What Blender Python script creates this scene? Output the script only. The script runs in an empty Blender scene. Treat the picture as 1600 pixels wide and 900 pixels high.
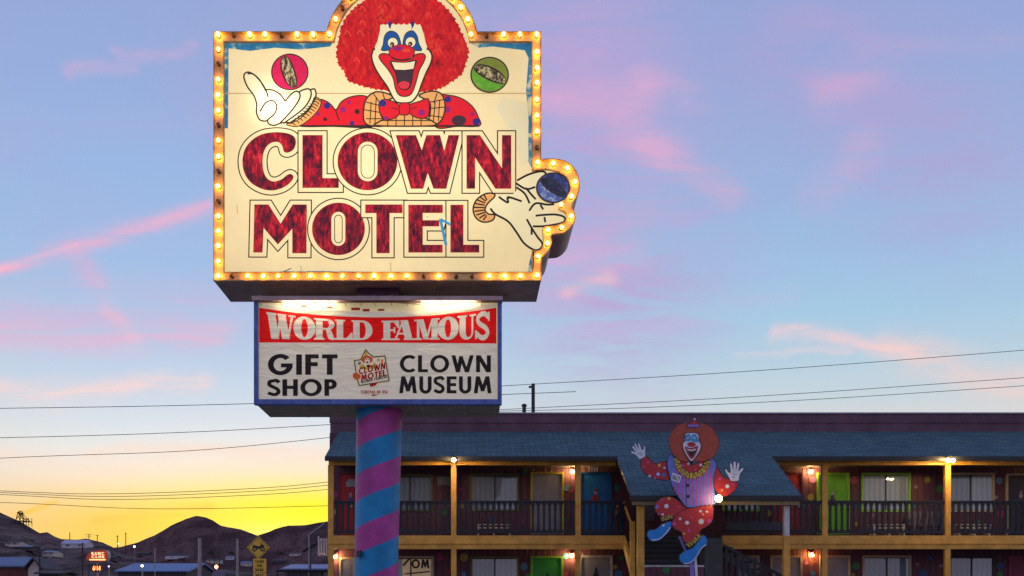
import bpy, math, random
from mathutils import Vector
from mathutils.geometry import tessellate_polygon
from mathutils.noise import fractal
random.seed(7)
SC = bpy.context.scene
COL = SC.collection
R = math.radians

# ------------------------------------------------------------------ camera
EYE = 1.5
PX, PY, F = 735.0, 940.0, 1600.0          # principal point / focal length of the 1600x900 photograph
cam_d = bpy.data.cameras.new('camera'); cam = bpy.data.objects.new('camera', cam_d); COL.objects.link(cam)
cam.location = (0, 0, EYE); cam.rotation_euler = (R(90), 0, 0)
cam_d.sensor_width = 36; cam_d.lens = 36; cam_d.sensor_fit = 'HORIZONTAL'
cam_d.shift_x = (800 - PX) / 1600; cam_d.shift_y = (PY - 450) / 1600
cam_d.clip_start = 0.1; cam_d.clip_end = 9000
SC.camera = cam
SC.view_settings.view_transform = 'Standard'; SC.view_settings.look = 'None'
SC.view_settings.exposure = 0; SC.view_settings.gamma = 1
SC.cycles.use_denoising = True
SC.cycles.sample_clamp_indirect = 4
SC.cycles.max_bounces = 6

def lin1(c):
    c /= 255.0
    return c / 12.92 if c <= .04045 else ((c + .055) / 1.055) ** 2.4
def s(r, g, b): return (lin1(r), lin1(g), lin1(b), 1.0)

class NT:
    """tiny helper to wire shader nodes"""
    def __init__(self, tree): self.t = tree
    def n(self, kind, **kw):
        nd = self.t.nodes.new(kind)
        for k, v in kw.items(): setattr(nd, k, v)
        return nd
    def put(self, sock, v):
        if isinstance(v, bpy.types.NodeSocket): self.t.links.new(v, sock)
        else: sock.default_value = v
    def m(self, op, a, b=None, c=None, clamp=False):
        nd = self.n('ShaderNodeMath', operation=op, use_clamp=clamp)
        self.put(nd.inputs[0], a)
        if b is not None: self.put(nd.inputs[1], b)
        if c is not None: self.put(nd.inputs[2], c)
        return nd.outputs[0]
    def vm(self, op, a, b=None, out=0):
        nd = self.n('ShaderNodeVectorMath', operation=op)
        self.put(nd.inputs[0], a)
        if b is not None: self.put(nd.inputs[1], b)
        return nd.outputs[out]
    def sstep(self, x, a, b):
        nd = self.n('ShaderNodeMapRange', interpolation_type='SMOOTHSTEP')
        self.put(nd.inputs[0], x); nd.inputs[1].default_value = a; nd.inputs[2].default_value = b
        return nd.outputs[0]
    def mix(self, f, a, b, blend='MIX'):
        nd = self.n('ShaderNodeMix', data_type='RGBA', blend_type=blend)
        self.put(nd.inputs[0], f); self.put(nd.inputs[6], a); self.put(nd.inputs[7], b)
        return nd.outputs[2]
    def ramp(self, x, stops):
        nd = self.n('ShaderNodeValToRGB'); self.put(nd.inputs[0], x)
        e = nd.color_ramp.elements
        while len(e) < len(stops): e.new(0.5)
        for i, (p, c) in enumerate(stops): e[i].position = p; e[i].color = c
        return nd.outputs[0]
    def noise(self, vec, scale, detail=4, rough=.55, dist=0.0):
        nd = self.n('ShaderNodeTexNoise')
        if vec is not None: self.put(nd.inputs['Vector'], vec)
        nd.inputs['Scale'].default_value = scale; nd.inputs['Detail'].default_value = detail
        nd.inputs['Roughness'].default_value = rough; nd.inputs['Distortion'].default_value = dist
        return nd.outputs['Fac']

# ------------------------------------------------------------------ dusk sky
SUN_AZ, SUN_EL = R(-10.5), R(3.5)
world = bpy.data.worlds.new('World'); SC.world = world; world.use_nodes = True
wt = world.node_tree; wt.nodes.clear(); W = NT(wt)
tc = W.n('ShaderNodeTexCoord'); sep = W.n('ShaderNodeSeparateXYZ'); wt.links.new(tc.outputs['Generated'], sep.inputs[0])
dx, dy, dz = sep.outputs
hxy = W.m('MAXIMUM', W.m('SQRT', W.m('ADD', W.m('MULTIPLY', dx, dx), W.m('MULTIPLY', dy, dy))), .001)
vv = W.m('DIVIDE', dz, hxy)
az = W.m('ARCTAN2', dx, dy)
base = W.ramp(vv, [(0, s(232, 208, 196)), (.15, s(222, 214, 210)), (.185, s(200, 212, 220)), (.225, s(181, 207, 224)), (.265, s(165, 201, 227)),
                   (.31, s(158, 192, 226)), (.38, s(153, 180, 221)), (.50, s(151, 168, 216)), (.60, s(147, 164, 213)), (1, s(112, 128, 186))])
gold = W.ramp(vv, [(0, s(250, 176, 50)), (.058, s(253, 200, 62)), (.071, s(252, 200, 80)), (.082, s(251, 206, 104)), (.094, s(250, 214, 142)), (.105, s(249, 221, 180)), (.117, s(246, 228, 206)),
                   (.134, s(238, 230, 224)), (.147, s(224, 231, 233)), (.165, s(212, 223, 233)), (.20, s(196, 211, 231)), (.24, s(178, 202, 230)), (.31, s(156, 191, 230)), (.40, s(151, 182, 227)), (.5, s(149, 173, 220)), (.62, s(145, 165, 214)), (.8, s(128, 144, 198))])
lemon = W.ramp(vv, [(0, s(255, 214, 60)), (.055, s(255, 252, 150)), (.068, s(255, 251, 110)), (.08, s(255, 250, 52)), (.094, s(255, 244, 50)), (.103, s(255, 238, 96)), (.112, s(254, 234, 150)), (.124, s(251, 230, 194)),
                   (.14, s(242, 230, 220)), (.157, s(226, 230, 233)), (.18, s(208, 220, 233)), (.24, s(178, 202, 230)), (.31, s(158, 191, 229)), (.40, s(153, 181, 225)), (.5, s(150, 170, 217)), (.62, s(145, 164, 213))])
def bell(c, w):
    q = W.m('DIVIDE', W.m('SUBTRACT', az, c), w)
    return W.m('POWER', 2.718, W.m('MULTIPLY', W.m('MULTIPLY', q, q), -1))
skyc = W.mix(bell(-.28, .23), base, gold)
skyc = W.mix(bell(-.15, .135), skyc, lemon)
flat = W.n('ShaderNodeCombineXYZ'); W.put(flat.inputs[0], W.m('DIVIDE', dx, W.m('ADD', W.m('ABSOLUTE', dz), .22))); W.put(flat.inputs[1], W.m('DIVIDE', dy, W.m('ADD', W.m('ABSOLUTE', dz), .22)))
n1 = W.noise(flat.outputs[0], 1.5, 3, .5, .6)
lav = W.m('MULTIPLY', W.sstep(n1, .42, .66), W.m('MULTIPLY', W.sstep(vv, .2, .34), .2))
skyc = W.mix(lav, skyc, s(178, 166, 214))
st = W.n('ShaderNodeMapping'); wt.links.new(flat.outputs[0], st.inputs[0]); st.inputs['Scale'].default_value = (1.0, 3.2, 1); st.inputs['Rotation'].default_value = (0, 0, R(-24))
n2 = W.noise(st.outputs[0], 3.4, 6, .6, .8)
n3 = W.noise(st.outputs[0], 15, 6, .65, 1.5)
av = W.n('ShaderNodeCombineXYZ'); W.put(av.inputs[0], az); W.put(av.inputs[1], vv)
wob = W.n('ShaderNodeTexNoise'); wob.inputs['Scale'].default_value = 9; wob.inputs['Detail'].default_value = 5; wt.links.new(av.outputs[0], wob.inputs['Vector'])
wv = W.n('ShaderNodeVectorMath', operation='MULTIPLY_ADD'); wt.links.new(wob.outputs['Color'], wv.inputs[0]); wv.inputs[1].default_value = (.07, .05, 0); wv.inputs[2].default_value = (-.035, -.025, 0)
avw = W.vm('ADD', av.outputs[0], wv.outputs[0])
def pv(px, py):
    u = (px - PX) / F
    return (math.atan(u), (PY - py) / F / math.sqrt(1 + u * u), 0)
def streak(a, b, w, strength, straight=False, nlo=.36, nhi=.62):
    A, B = Vector(pv(*a)), Vector(pv(*b)); d = B - A
    src = av.outputs[0] if straight else avw
    pa = W.vm('SUBTRACT', src, tuple(A))
    t = W.m('MULTIPLY', W.vm('DOT_PRODUCT', pa, tuple(d), 1), 1 / d.length_squared, clamp=True)
    sc_ = W.n('ShaderNodeVectorMath', operation='SCALE'); sc_.inputs[0].default_value = tuple(d); W.put(sc_.inputs['Scale'], t)
    dist = W.vm('DISTANCE', pa, sc_.outputs[0], 1)
    f = W.m('SUBTRACT', 1, W.sstep(dist, 0, w / F))
    f = W.m('MULTIPLY', f, f)
    f = W.m('MULTIPLY', f, W.m('ADD', W.m('MULTIPLY', W.sstep(n2, nlo, nhi), .6), .25))
    f = W.m('MULTIPLY', f, W.m('ADD', W.m('MULTIPLY', n3, 1.3), .35), clamp=True)
    return W.m('MULTIPLY', f, strength)
PINK, PEACH, GOLD = s(226, 172, 208), s(250, 205, 200), s(255, 205, 70)
for a, b, w, st_, colr, straight in [
        ((880, 60), (960, 440), 350, 1.0, s(188, 164, 212), False), ((1280, 60), (1460, 260), 270, .7, s(178, 162, 210), False), ((-60, 190), (340, 170), 110, .22, s(176, 172, 218), False), ((-60, 495), (340, 470), 95, .75, s(206, 180, 216), False),
        ((-300, 500), (360, 309), 21, 1.05, s(236, 176, 205), True), ((80, 394), (400, 300), 40, .6, s(214, 178, 214), True), ((-300, 506), (120, 382), 9, .8, s(246, 184, 205), True),
        ((110, 395), (190, 500), 36, .5, PINK, False), ((-60, 522), (340, 516), 50, .8, s(226, 182, 212), False), ((160, 470), (215, 515), 26, .5, s(240, 190, 208), False),
        ((-60, 612), (330, 596), 42, .85, s(246, 212, 210), False), ((150, 700), (500, 716), 26, .6, s(250, 216, 196), False), ((-40, 700), (200, 735), 18, .4, s(250, 220, 200), False), ((150, 812), (330, 792), 16, .5, s(252, 190, 70), True),
        ((850, 152), (1010, 150), 65, .6, PINK, False), ((980, 190), (1040, 230), 70, .6, s(224, 172, 208), False), ((1020, 225), (1120, 295), 50, .65, s(228, 172, 206), False), ((1010, 120), (1080, 150), 50, .4, PINK, False),
        ((880, 450), (955, 422), 30, .95, s(240, 190, 200), False), ((850, 400), (1010, 385), 45, .55, PINK, False), ((860, 440), (1000, 340), 120, .4, s(206, 176, 214), False),
        ((1205, 527), (1430, 552), 28, .85, s(248, 206, 206), False), ((1400, 550), (1640, 602), 56, .7, s(246, 208, 200), False), ((1150, 555), (1330, 560), 12, .5, s(236, 208, 215), False), ((1450, 560), (1620, 560), 60, .35, s(232, 206, 206), False),
        ((1300, 140), (1380, 100), 80, .45, PINK, False), ((1280, 290), (1350, 240), 80, .4, PINK, False), ((180, 80), (300, 74), 20, .6, PINK, False), ((90, 108), (200, 96), 22, .4, PINK, False),
        ((1430, 70), (1600, 60), 40, .4, PINK, False), ((820, 520), (1240, 470), 40, .2, s(205, 190, 225), False),
        ((25, 806), (88, 784), 9, 1.0, s(255, 196, 60), True)]:
    skyc = W.mix(streak(a, b, w, st_, straight), skyc, colr)
# sky behind the camera has its own ramp, brightened as fill for the fronts
rear = W.ramp(vv, [(0, s(188, 178, 196)), (.2, s(184, 182, 210)), (.5, s(168, 178, 218)), (1, s(124, 138, 194))])
skyc = W.mix(W.sstep(dy, -.4, .3), rear, skyc)
below = W.sstep(vv, -.12, -.01)
skyc = W.mix(below, s(52, 44, 50), skyc)
bg = W.n('ShaderNodeBackground'); W.put(bg.inputs[0], skyc); bg.inputs[1].default_value = 1.0
nish = W.n('ShaderNodeTexSky', sky_type='NISHITA', sun_disc=False, sun_elevation=SUN_EL, sun_rotation=SUN_AZ)
bg2 = W.n('ShaderNodeBackground'); wt.links.new(nish.outputs[0], bg2.inputs[0]); bg2.inputs[1].default_value = .004
addw = W.n('ShaderNodeAddShader'); wt.links.new(bg.outputs[0], addw.inputs[0]); wt.links.new(bg2.outputs[0], addw.inputs[1])
wo = W.n('ShaderNodeOutputWorld'); wt.links.new(addw.outputs[0], wo.inputs[0])

sun_d = bpy.data.lights.new('sun', 'SUN'); sun_d.energy = .35; sun_d.angle = R(8); sun_d.color = (1, .62, .32)
sun = bpy.data.objects.new('sun', sun_d); COL.objects.link(sun); sun.location = (-40, 120, 60)
sun.rotation_euler = Vector((-math.sin(SUN_AZ) * math.cos(SUN_EL), -math.cos(SUN_AZ) * math.cos(SUN_EL), -math.sin(SUN_EL))).to_track_quat('-Z', 'Y').to_euler()

# ------------------------------------------------------------------ materials
MATS = {}
def mat(name, col, rough=.6, metal=0.0, var=.18, vscale=6.0, bump=0.0, bscale=30.0, emit=None, estr=0.0, coat=0.0):
    if name in MATS: return MATS[name]
    m = bpy.data.materials.new(name); m.use_nodes = True; t = NT(m.node_tree)
    bs = m.node_tree.nodes['Principled BSDF']
    bs.inputs['Roughness'].default_value = rough; bs.inputs['Metallic'].default_value = metal
    bs.inputs['Coat Weight'].default_value = coat
    if var > 0:
        geo = t.n('ShaderNodeNewGeometry')
        nz = t.noise(geo.outputs['Position'], vscale, 5, .6)
        f = t.m('ADD', t.m('MULTIPLY', t.sstep(nz, .25, .75), 2 * var), 1 - var)
        t.put(bs.inputs['Base Color'], t.mix(1, col, f, 'MULTIPLY'))
    else: bs.inputs['Base Color'].default_value = col
    if bump:
        geo = t.n('ShaderNodeNewGeometry')
        b = t.n('ShaderNodeBump'); b.inputs['Strength'].default_value = bump; b.inputs['Distance'].default_value = .02
        t.put(b.inputs['Height'], t.noise(geo.outputs['Position'], bscale, 5)); t.put(bs.inputs['Normal'], b.outputs[0])
    if emit:
        bs.inputs['Emission Color'].default_value = emit; bs.inputs['Emission Strength'].default_value = estr
    MATS[name] = m
    return m

# tubes behind the backlit acrylic: one shared group gives how much light comes through where
HOT = (-2.90, 8.90)
grp = bpy.data.node_groups.new('backlight', 'ShaderNodeTree'); grp.interface.new_socket(name='Light', in_out='OUTPUT', socket_type='NodeSocketFloat')
G = NT(grp); go = G.n('NodeGroupOutput'); geo = G.n('ShaderNodeNewGeometry'); gs = G.n('ShaderNodeSeparateXYZ'); grp.links.new(geo.outputs['Position'], gs.inputs[0])
gx, gz = gs.outputs[0], gs.outputs[2]
nz = G.noise(geo.outputs['Position'], .55, 3)
cx_ = G.m('ADD', gx, 1.45); cz_ = G.m('SUBTRACT', gz, 8.2)
cen = G.m('POWER', 2.718, G.m('ADD', G.m('MULTIPLY', G.m('MULTIPLY', cx_, cx_), -.22), G.m('MULTIPLY', G.m('MULTIPLY', cz_, cz_), -.35)))
li = G.m('ADD', G.m('ADD', G.m('MULTIPLY', nz, .40), .44), G.m('MULTIPLY', cen, .42))
hx = G.m('SUBTRACT', gx, HOT[0]); hz = G.m('SUBTRACT', gz, HOT[1])
d2 = G.m('ADD', G.m('MULTIPLY', hx, hx), G.m('MULTIPLY', hz, hz))
li = G.m('ADD', li, G.m('MULTIPLY', G.m('POWER', 2.718, G.m('MULTIPLY', d2, -14)), 1.9))
li = G.m('ADD', li, G.m('MULTIPLY', G.m('POWER', 2.718, G.m('MULTIPLY', d2, -1.6)), .12))
grp.links.new(li, go.inputs[0])
def lit(name, col, dirt=.10, streaky=None, str_=1.1, scale=9.0, stretch=(1, 1, 1)):
    """paint on the backlit face: shines in its own colour"""
    if name in MATS: return MATS[name]
    m = bpy.data.materials.new(name); m.use_nodes = True; t = NT(m.node_tree)
    bs = m.node_tree.nodes['Principled BSDF']; bs.inputs['Roughness'].default_value = .35
    geo = t.n('ShaderNodeNewGeometry')
    mp = t.n('ShaderNodeMapping'); t.t.links.new(geo.outputs['Position'], mp.inputs[0]); mp.inputs['Scale'].default_value = stretch
    nz = t.noise(mp.outputs[0], scale, 6, .65, .5)
    if streaky: nz = t.m('ADD', t.m('MULTIPLY', nz, .62), t.m('MULTIPLY', t.noise(mp.outputs[0], scale * .23, 3, .5, 1.0), .38))
    if streaky: c = t.ramp(nz, streaky)
    else: c = t.mix(1, col, t.m('ADD', t.m('MULTIPLY', nz, 2 * dirt), 1 - dirt), 'MULTIPLY')
    t.put(bs.inputs['Emission Color'], c)
    t.put(bs.inputs['Base Color'], t.mix(1, c, (.22, .22, .22, 1), 'MULTIPLY'))
    g = t.n('ShaderNodeGroup', node_tree=grp)
    t.put(bs.inputs['Emission Strength'], t.m('MULTIPLY', g.outputs[0], str_))
    m.cycles.emission_sampling = 'NONE'
    MATS[name] = m
    return m

# ------------------------------------------------------------------ mesh helpers
WLOC = {}
def thing(name, label, cat, loc=(0, 0, 0), group=None):
    o = bpy.data.objects.new(name, None); COL.objects.link(o); o.location = loc; o.empty_display_size = .2
    o['label'] = label; o['category'] = cat
    if group: o['group'] = group
    WLOC[o.name] = Vector(loc)
    return o
def tag(o, label, cat, group=None):
    o['label'] = label; o['category'] = cat
    if group: o['group'] = group
    return o
def structure(o): o['kind'] = 'structure'; return o

class MB:
    def __init__(self): self.v = []; self.f = []; self.mi = []; self.mats = []
    def mid(self, m):
        if m not in self.mats: self.mats.append(m)
        return self.mats.index(m)
    def add(self, vs, fs, m):
        o = len(self.v); k = self.mid(m); self.v += [tuple(p) for p in vs]
        for f in fs: self.f.append([i + o for i in f]); self.mi.append(k)
    def box(self, x0, x1, y0, y1, z0, z1, m):
        vs = [(x, y, z) for z in (z0, z1) for y in (y0, y1) for x in (x0, x1)]
        self.add(vs, [(0, 2, 3, 1), (4, 5, 7, 6), (0, 1, 5, 4), (2, 6, 7, 3), (0, 4, 6, 2), (1, 3, 7, 5)], m)
        return self
    def quad(self, pts, m): self.add(pts, [tuple(range(len(pts)))], m); return self
    def beam(self, a, b, w, h, m):
        """square bar between two points, w sideways, h upwards"""
        a, b = Vector(a), Vector(b); d = (b - a).normalized()
        up = Vector((0, 0, 1)) if abs(d.z) < .95 else Vector((0, 1, 0))
        sd = d.cross(up).normalized() * w / 2; u = sd.cross(d).normalized() * h / 2
        vs = [p + i * sd + j * u for p in (a, b) for i, j in ((-1, -1), (1, -1), (1, 1), (-1, 1))]
        self.add(vs, [(3, 2, 1, 0), (4, 5, 6, 7), (0, 1, 5, 4), (1, 2, 6, 5), (2, 3, 7, 6), (3, 0, 4, 7)], m); return self
    def tube(self, pts, r, m, n=8, r1=None):
        pts = [Vector(p) for p in pts]; rings = []; vs = []; fs = []
        ref = Vector((0, 0, 1))
        for i, p in enumerate(pts):
            d = (pts[min(i + 1, len(pts) - 1)] - pts[max(i - 1, 0)]).normalized()
            rf = ref if abs(d.dot(ref)) < .95 else Vector((0, 1, 0))
            a = d.cross(rf).normalized(); b = a.cross(d)
            rr = r if r1 is None else r + (r1 - r) * i / (len(pts) - 1)
            for k in range(n):
                an = 2 * math.pi * k / n; vs.append(p + (a * math.cos(an) + b * math.sin(an)) * rr)
        for i in range(len(pts) - 1):
            for k in range(n): fs.append((i * n + k, i * n + (k + 1) % n, (i + 1) * n + (k + 1) % n, (i + 1) * n + k))
        fs.append(tuple(range(n))[::-1]); fs.append(tuple((len(pts) - 1) * n + k for k in range(n)))
        self.add(vs, fs, m); return self
    def lathe(self, c, prof, m, n=14, axis='z'):
        vs = []; fs = []
        for r, h in prof:
            for k in range(n):
                a = 2 * math.pi * k / n; x, y = r * math.cos(a), r * math.sin(a)
                vs.append((c[0] + x, c[1] + y, c[2] + h) if axis == 'z' else (c[0] + x, c[1] - h, c[2] + y))
        for i in range(len(prof) - 1):
            for k in range(n): fs.append((i * n + k, i * n + (k + 1) % n, (i + 1) * n + (k + 1) % n, (i + 1) * n + k))
        fs.append(tuple(range(n))[::-1]); fs.append(tuple((len(prof) - 1) * n + k for k in range(n)))
        self.add(vs, fs, m); return self
    def flat(self, loops, y, m):
        """filled outline in the x-z plane at depth y (first loop outside, the rest holes)"""
        L = [[Vector((p[0], p[1], 0)) for p in lp] for lp in loops]
        pts = [p for lp in L for p in lp]; tris = tessellate_polygon(L)
        fs = []
        for a, b, c in tris:
            n = (pts[b] - pts[a]).cross(pts[c] - pts[a]).z
            if abs(n) < 1e-12: continue
            fs.append((a, b, c) if n > 0 else (c, b, a))
        self.add([(p.x, y, p.y) for p in pts], fs, m); return self
    def prism(self, loops, y0, y1, m, ms=None, back=True):
        """outline with thickness from y0 (front) to y1 (back)"""
        ms = ms or m
        self.flat(loops, y0, m)
        if back:
            k = len(self.f); self.flat(loops, y1, ms)
            for i in range(k, len(self.f)): self.f[i] = self.f[i][::-1]
        for li, lp in enumerate(loops):
            n = len(lp); vs = [(p[0], y0, p[1]) for p in lp] + [(p[0], y1, p[1]) for p in lp]
            ccw = area(lp) > 0
            if li > 0: ccw = not ccw
            fs = [(i, i + n, (i + 1) % n + n, (i + 1) % n) for i in range(n)]
            self.add(vs, fs if ccw else [f[::-1] for f in fs], ms)
        return self
    def build(self, name, parent=None, smooth=False):
        me = bpy.data.meshes.new(name)
        lo = [min(p[i] for p in self.v) for i in range(3)]; hi = [max(p[i] for p in self.v) for i in range(3)]
        c = Vector([(a + b) / 2 for a, b in zip(lo, hi)])
        if parent is None: c.z = lo[2]
        me.from_pydata([(p[0] - c.x, p[1] - c.y, p[2] - c.z) for p in self.v], [], self.f)
        for m in self.mats: me.materials.append(m)
        me.polygons.foreach_set('material_index', self.mi)
        if smooth:
            me.polygons.foreach_set('use_smooth', [True] * len(me.polygons))
            me.set_sharp_from_angle(angle=R(40))
        me.update()
        o = bpy.data.objects.new(name, me); COL.objects.link(o)
        if parent is not None:
            o.parent = parent; o.location = c - WLOC[parent.name]
        else: o.location = c
        WLOC[o.name] = c
        return o
def area(lp):
    return sum(lp[i][0] * lp[(i + 1) % len(lp)][1] - lp[(i + 1) % len(lp)][0] * lp[i][1] for i in range(len(lp))) / 2
def at(px, py, Y): return ((px - PX) * Y / F, EYE + (PY - py) * Y / F)
def atx(px, Y): return (px - PX) * Y / F
def atz(py, Y): return EYE + (PY - py) * Y / F

# ------------------------------------------------------------------ 2D outline tools
def ell(cx, cy, rx, ry, n=36, a0=0.0):
    return [(cx + rx * math.cos(a0 + 2 * math.pi * i / n), cy + ry * math.sin(a0 + 2 * math.pi * i / n)) for i in range(n)]
def spline(p, closed=True, k=6):
    n = len(p); out = []
    for i in range(n if closed else n - 1):
        g = lambda j: p[j % n] if closed else p[max(0, min(n - 1, j))]
        a, b, c, d = g(i - 1), g(i), g(i + 1), g(i + 2)
        for q in range(k):
            t = q / k
            out.append(tuple(.5 * (2 * b[e] + (c[e] - a[e]) * t + (2 * a[e] - 5 * b[e] + 4 * c[e] - d[e]) * t * t + (3 * b[e] - a[e] - 3 * c[e] + d[e]) * t ** 3) for e in (0, 1)))
    if not closed: out.append(tuple(p[-1]))
    return out
def strip(p, w, w1=None):
    """ribbon polygon along an open polyline"""
    n = len(p); Lf, Rt = [], []
    for i in range(n):
        a, b = p[max(i - 1, 0)], p[min(i + 1, n - 1)]
        tx, ty = b[0] - a[0], b[1] - a[1]; l = math.hypot(tx, ty) or 1
        nx, ny = -ty / l, tx / l
        h = (w if w1 is None else w + (w1 - w) * i / (n - 1)) / 2
        if 0 < i < n - 1:
            e = (p[i][0] - a[0], p[i][1] - a[1]); le = math.hypot(*e) or 1
            cs = abs((-e[1] / le) * nx + (e[0] / le) * ny); h /= max(cs, .55)
        Lf.append((p[i][0] + nx * h, p[i][1] + ny * h)); Rt.append((p[i][0] - nx * h, p[i][1] - ny * h))
    return Lf + Rt[::-1]
def offset(lp, d):
    """grow an outline by d (negative shrinks), mitred"""
    q = [lp[i] for i in range(len(lp)) if math.hypot(lp[i][0] - lp[i - 1][0], lp[i][1] - lp[i - 1][1]) > 1e-6]
    sg = 1 if area(q) > 0 else -1; n = len(q); out = []
    for i in range(n):
        a, b, c = q[i - 1], q[i], q[(i + 1) % n]
        e1 = (b[0] - a[0], b[1] - a[1]); e2 = (c[0] - b[0], c[1] - b[1])
        l1, l2 = math.hypot(*e1), math.hypot(*e2)
        n1 = (e1[1] / l1 * sg, -e1[0] / l1 * sg); n2 = (e2[1] / l2 * sg, -e2[0] / l2 * sg)
        mx, my = n1[0] + n2[0], n1[1] + n2[1]; den = 1 + n1[0] * n2[0] + n1[1] * n2[1]
        den = max(den, .06)
        out.append((b[0] + mx / den * d, b[1] + my / den * d))
    return out

class Art:
    """paint: flat coloured outlines on one upright surface, each a hair in front of the last"""
    def __init__(self, fx, y, step=.0003): self.mb = MB(); self.fx = fx; self.y = y; self.step = step; self.k = 0
    def add(self, loops, m):
        if loops and isinstance(loops[0][0], (int, float)): loops = [loops]
        self.mb.flat([[self.fx(*p) for p in lp] for lp in loops], self.y - self.k * self.step, m); self.k += 1
    def blob(self, p, m, outline=None, w=2.0):
        q = spline(p)
        if outline: self.add(offset(q, w * .5), outline); self.add(offset(q, -w * .5), m)
        else: self.add(q, m)
    def line(self, p, w, m, smooth=True):
        self.add(strip(spline(p, False, 5) if smooth and len(p) > 2 else p, w), m)
    def dot(self, x, y, r, m, ry=None, outline=None, w=2.0):
        if outline: self.add(ell(x, y, r + w / 2, (ry or r) + w / 2), outline)
        self.add(ell(x, y, r, ry or r), m)
    def build(self, name, parent): return self.mb.build(name, parent)

# ------------------------------------------------------------------ lettering (unit box, y up)
def rect(x0, y0, x1, y1): return [[(x0, y0), (x1, y0), (x1, y1), (x0, y1)]]
def para(xa, ya, xb, yb, w): return [[(xa, ya), (xa + w, ya), (xb + w, yb), (xb, yb)]]
def arc(cx, cy, rx, ry, a0, a1, tx, ty=None, n=22):
    ty = ty or tx; o, i = [], []
    for k in range(n + 1):
        a = R(a0 + (a1 - a0) * k / n); o.append((cx + rx * math.cos(a), cy + ry * math.sin(a))); i.append((cx + (rx - tx) * math.cos(a), cy + (ry - ty) * math.sin(a)))
    return [o + i[::-1]]
def ring(cx, cy, rx, ry, tx, ty): return [ell(cx, cy, rx, ry), ell(cx, cy, rx - tx, ry - ty)]
def sans(ch, t):
    """list of outlines (each with holes) and the advance width, height 1, stem t"""
    v = t * .86
    S_ = lambda w: [[*strip(spline([(w * .93, .80), (w * .72, .93), (w * .44, 1 - v / 2), (w * .16, .85), (w * .14, .66), (w * .45, .53), (w * .80, .40), (w * .88, .22), (w * .66, .07 + v * .1), (w * .36, v / 2), (w * .02, .19)], False, 5), v)]]
    if ch == 'I': return [rect(0, 0, t, 1)], t
    if ch == 'L': return [rect(0, 0, t, 1), rect(t, 0, .52, v)], .52
    if ch == 'T': return [rect(0, 1 - v, .62, 1), rect(.31 - t / 2, 0, .31 + t / 2, 1 - v)], .62
    if ch == 'F': return [rect(0, 0, t, 1), rect(t, 1 - v, .54, 1), rect(t, .42, .5, .42 + v)], .54
    if ch == 'E': return [rect(0, 0, t, 1), rect(t, 1 - v, .54, 1), rect(t, .42, .52, .42 + v), rect(t, 0, .54, v)], .54
    if ch == 'H': return [rect(0, 0, t, 1), rect(.72 - t, 0, .72, 1), rect(t, .42, .72 - t, .42 + v)], .72
    if ch == 'O': return [ring(.5, .5, .5, .52, t, v)], 1.0
    if ch == 'C': return [arc(.5, .5, .5, .52, 48, 312, t, v)], .84
    if ch == 'G': return [arc(.5, .5, .5, .52, 42, 345, t, v), rect(.52, .36, .99, .36 + v)], 1.0
    if ch == 'S': return [S_(.56)], .56
    if ch == 'P': return [rect(0, 0, t, 1), rect(t, 1 - v, .30, 1), rect(t, .40, .30, .40 + v), arc(.30, .70, .28, .30, -90, 90, t, v)], .58
    if ch == 'R': return [rect(0, 0, t, 1), rect(t, 1 - v, .30, 1), rect(t, .40, .30, .40 + v), arc(.30, .70, .28, .30, -90, 90, t, v), para(.40, 0, .22, .44, t * 1.1)], .62
    if ch == 'B': return [rect(0, 0, t, 1), rect(t, 1 - v, .3, 1), rect(t, .44, .32, .44 + v), rect(t, 0, .32, v), arc(.3, .74, .25, .26, -90, 90, t, v), arc(.32, .28, .28, .28, -90, 90, t, v)], .6
    if ch == 'D': return [rect(0, 0, t, 1), rect(t, 1 - v, .28, 1), rect(t, 0, .28, v), arc(.28, .5, .46, .5, -90, 90, t, v)], .74
    if ch == 'U': return [rect(0, .3, t, 1), rect(.68 - t, .3, .68, 1), arc(.34, .33, .34, .35, 180, 360, t, v)], .68
    if ch == 'N': return [rect(0, 0, t, 1), rect(.78 - t, 0, .78, 1), para(.78 - t * 1.15, 0, 0, 1, t * 1.15)], .78
    if ch == 'M': return [para(0, 0, .12, 1, t), para(.98 - t, 0, .86 - t, 1, t), para(.40, .12, .12, 1, t), para(.58 - t, .12, .86 - t, 1, t)], .98
    if ch == 'W': return [para(.24, 0, 0, 1, t), para(.24, 0, .5 - t / 2 + .02, .95, t), para(.82 - t * .5, 0, .5 - t / 2, .95, t * .9), para(.82 - t * .5, 0, 1.18 - t, 1, t)], 1.18
    if ch == 'A': return [para(0, 0, .36 - t / 2, 1, t), para(.72 - t, 0, .36 - t / 2, 1, t), rect(.18, .22, .54, .22 + v)], .72
    if ch == 'Y': return [rect(.33 - t / 2, 0, .33 + t / 2, .48), para(.33 - t / 2, .44, 0, 1, t), para(.33 - t / 2, .44, .66 - t, 1, t)], .66
    if ch == 'V': return [para(.36 - t / 2, 0, 0, 1, t), para(.36 - t / 2, 0, .72 - t, 1, t)], .72
    if ch == 'X': return [para(0, 0, .6 - t, 1, t), para(.6 - t, 0, 0, 1, t)], .6
    if ch == '6': return [ring(.3, .31, .3, .32, t, v), [strip(spline([(.5, 1), (.25, .75), (t / 2, .4)], False), t)]], .6
    if ch == '1': return [rect(.1, 0, .1 + t, 1)], .3
    if ch == '4': return [rect(.38, 0, .38 + t, 1), rect(0, .22, .6, .22 + v), para(0, .25, .36, 1, t)], .6
    if ch == ':': return [rect(0, .2, t, .2 + t), rect(0, .65, t, .65 + t)], t
    return [], .35
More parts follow.
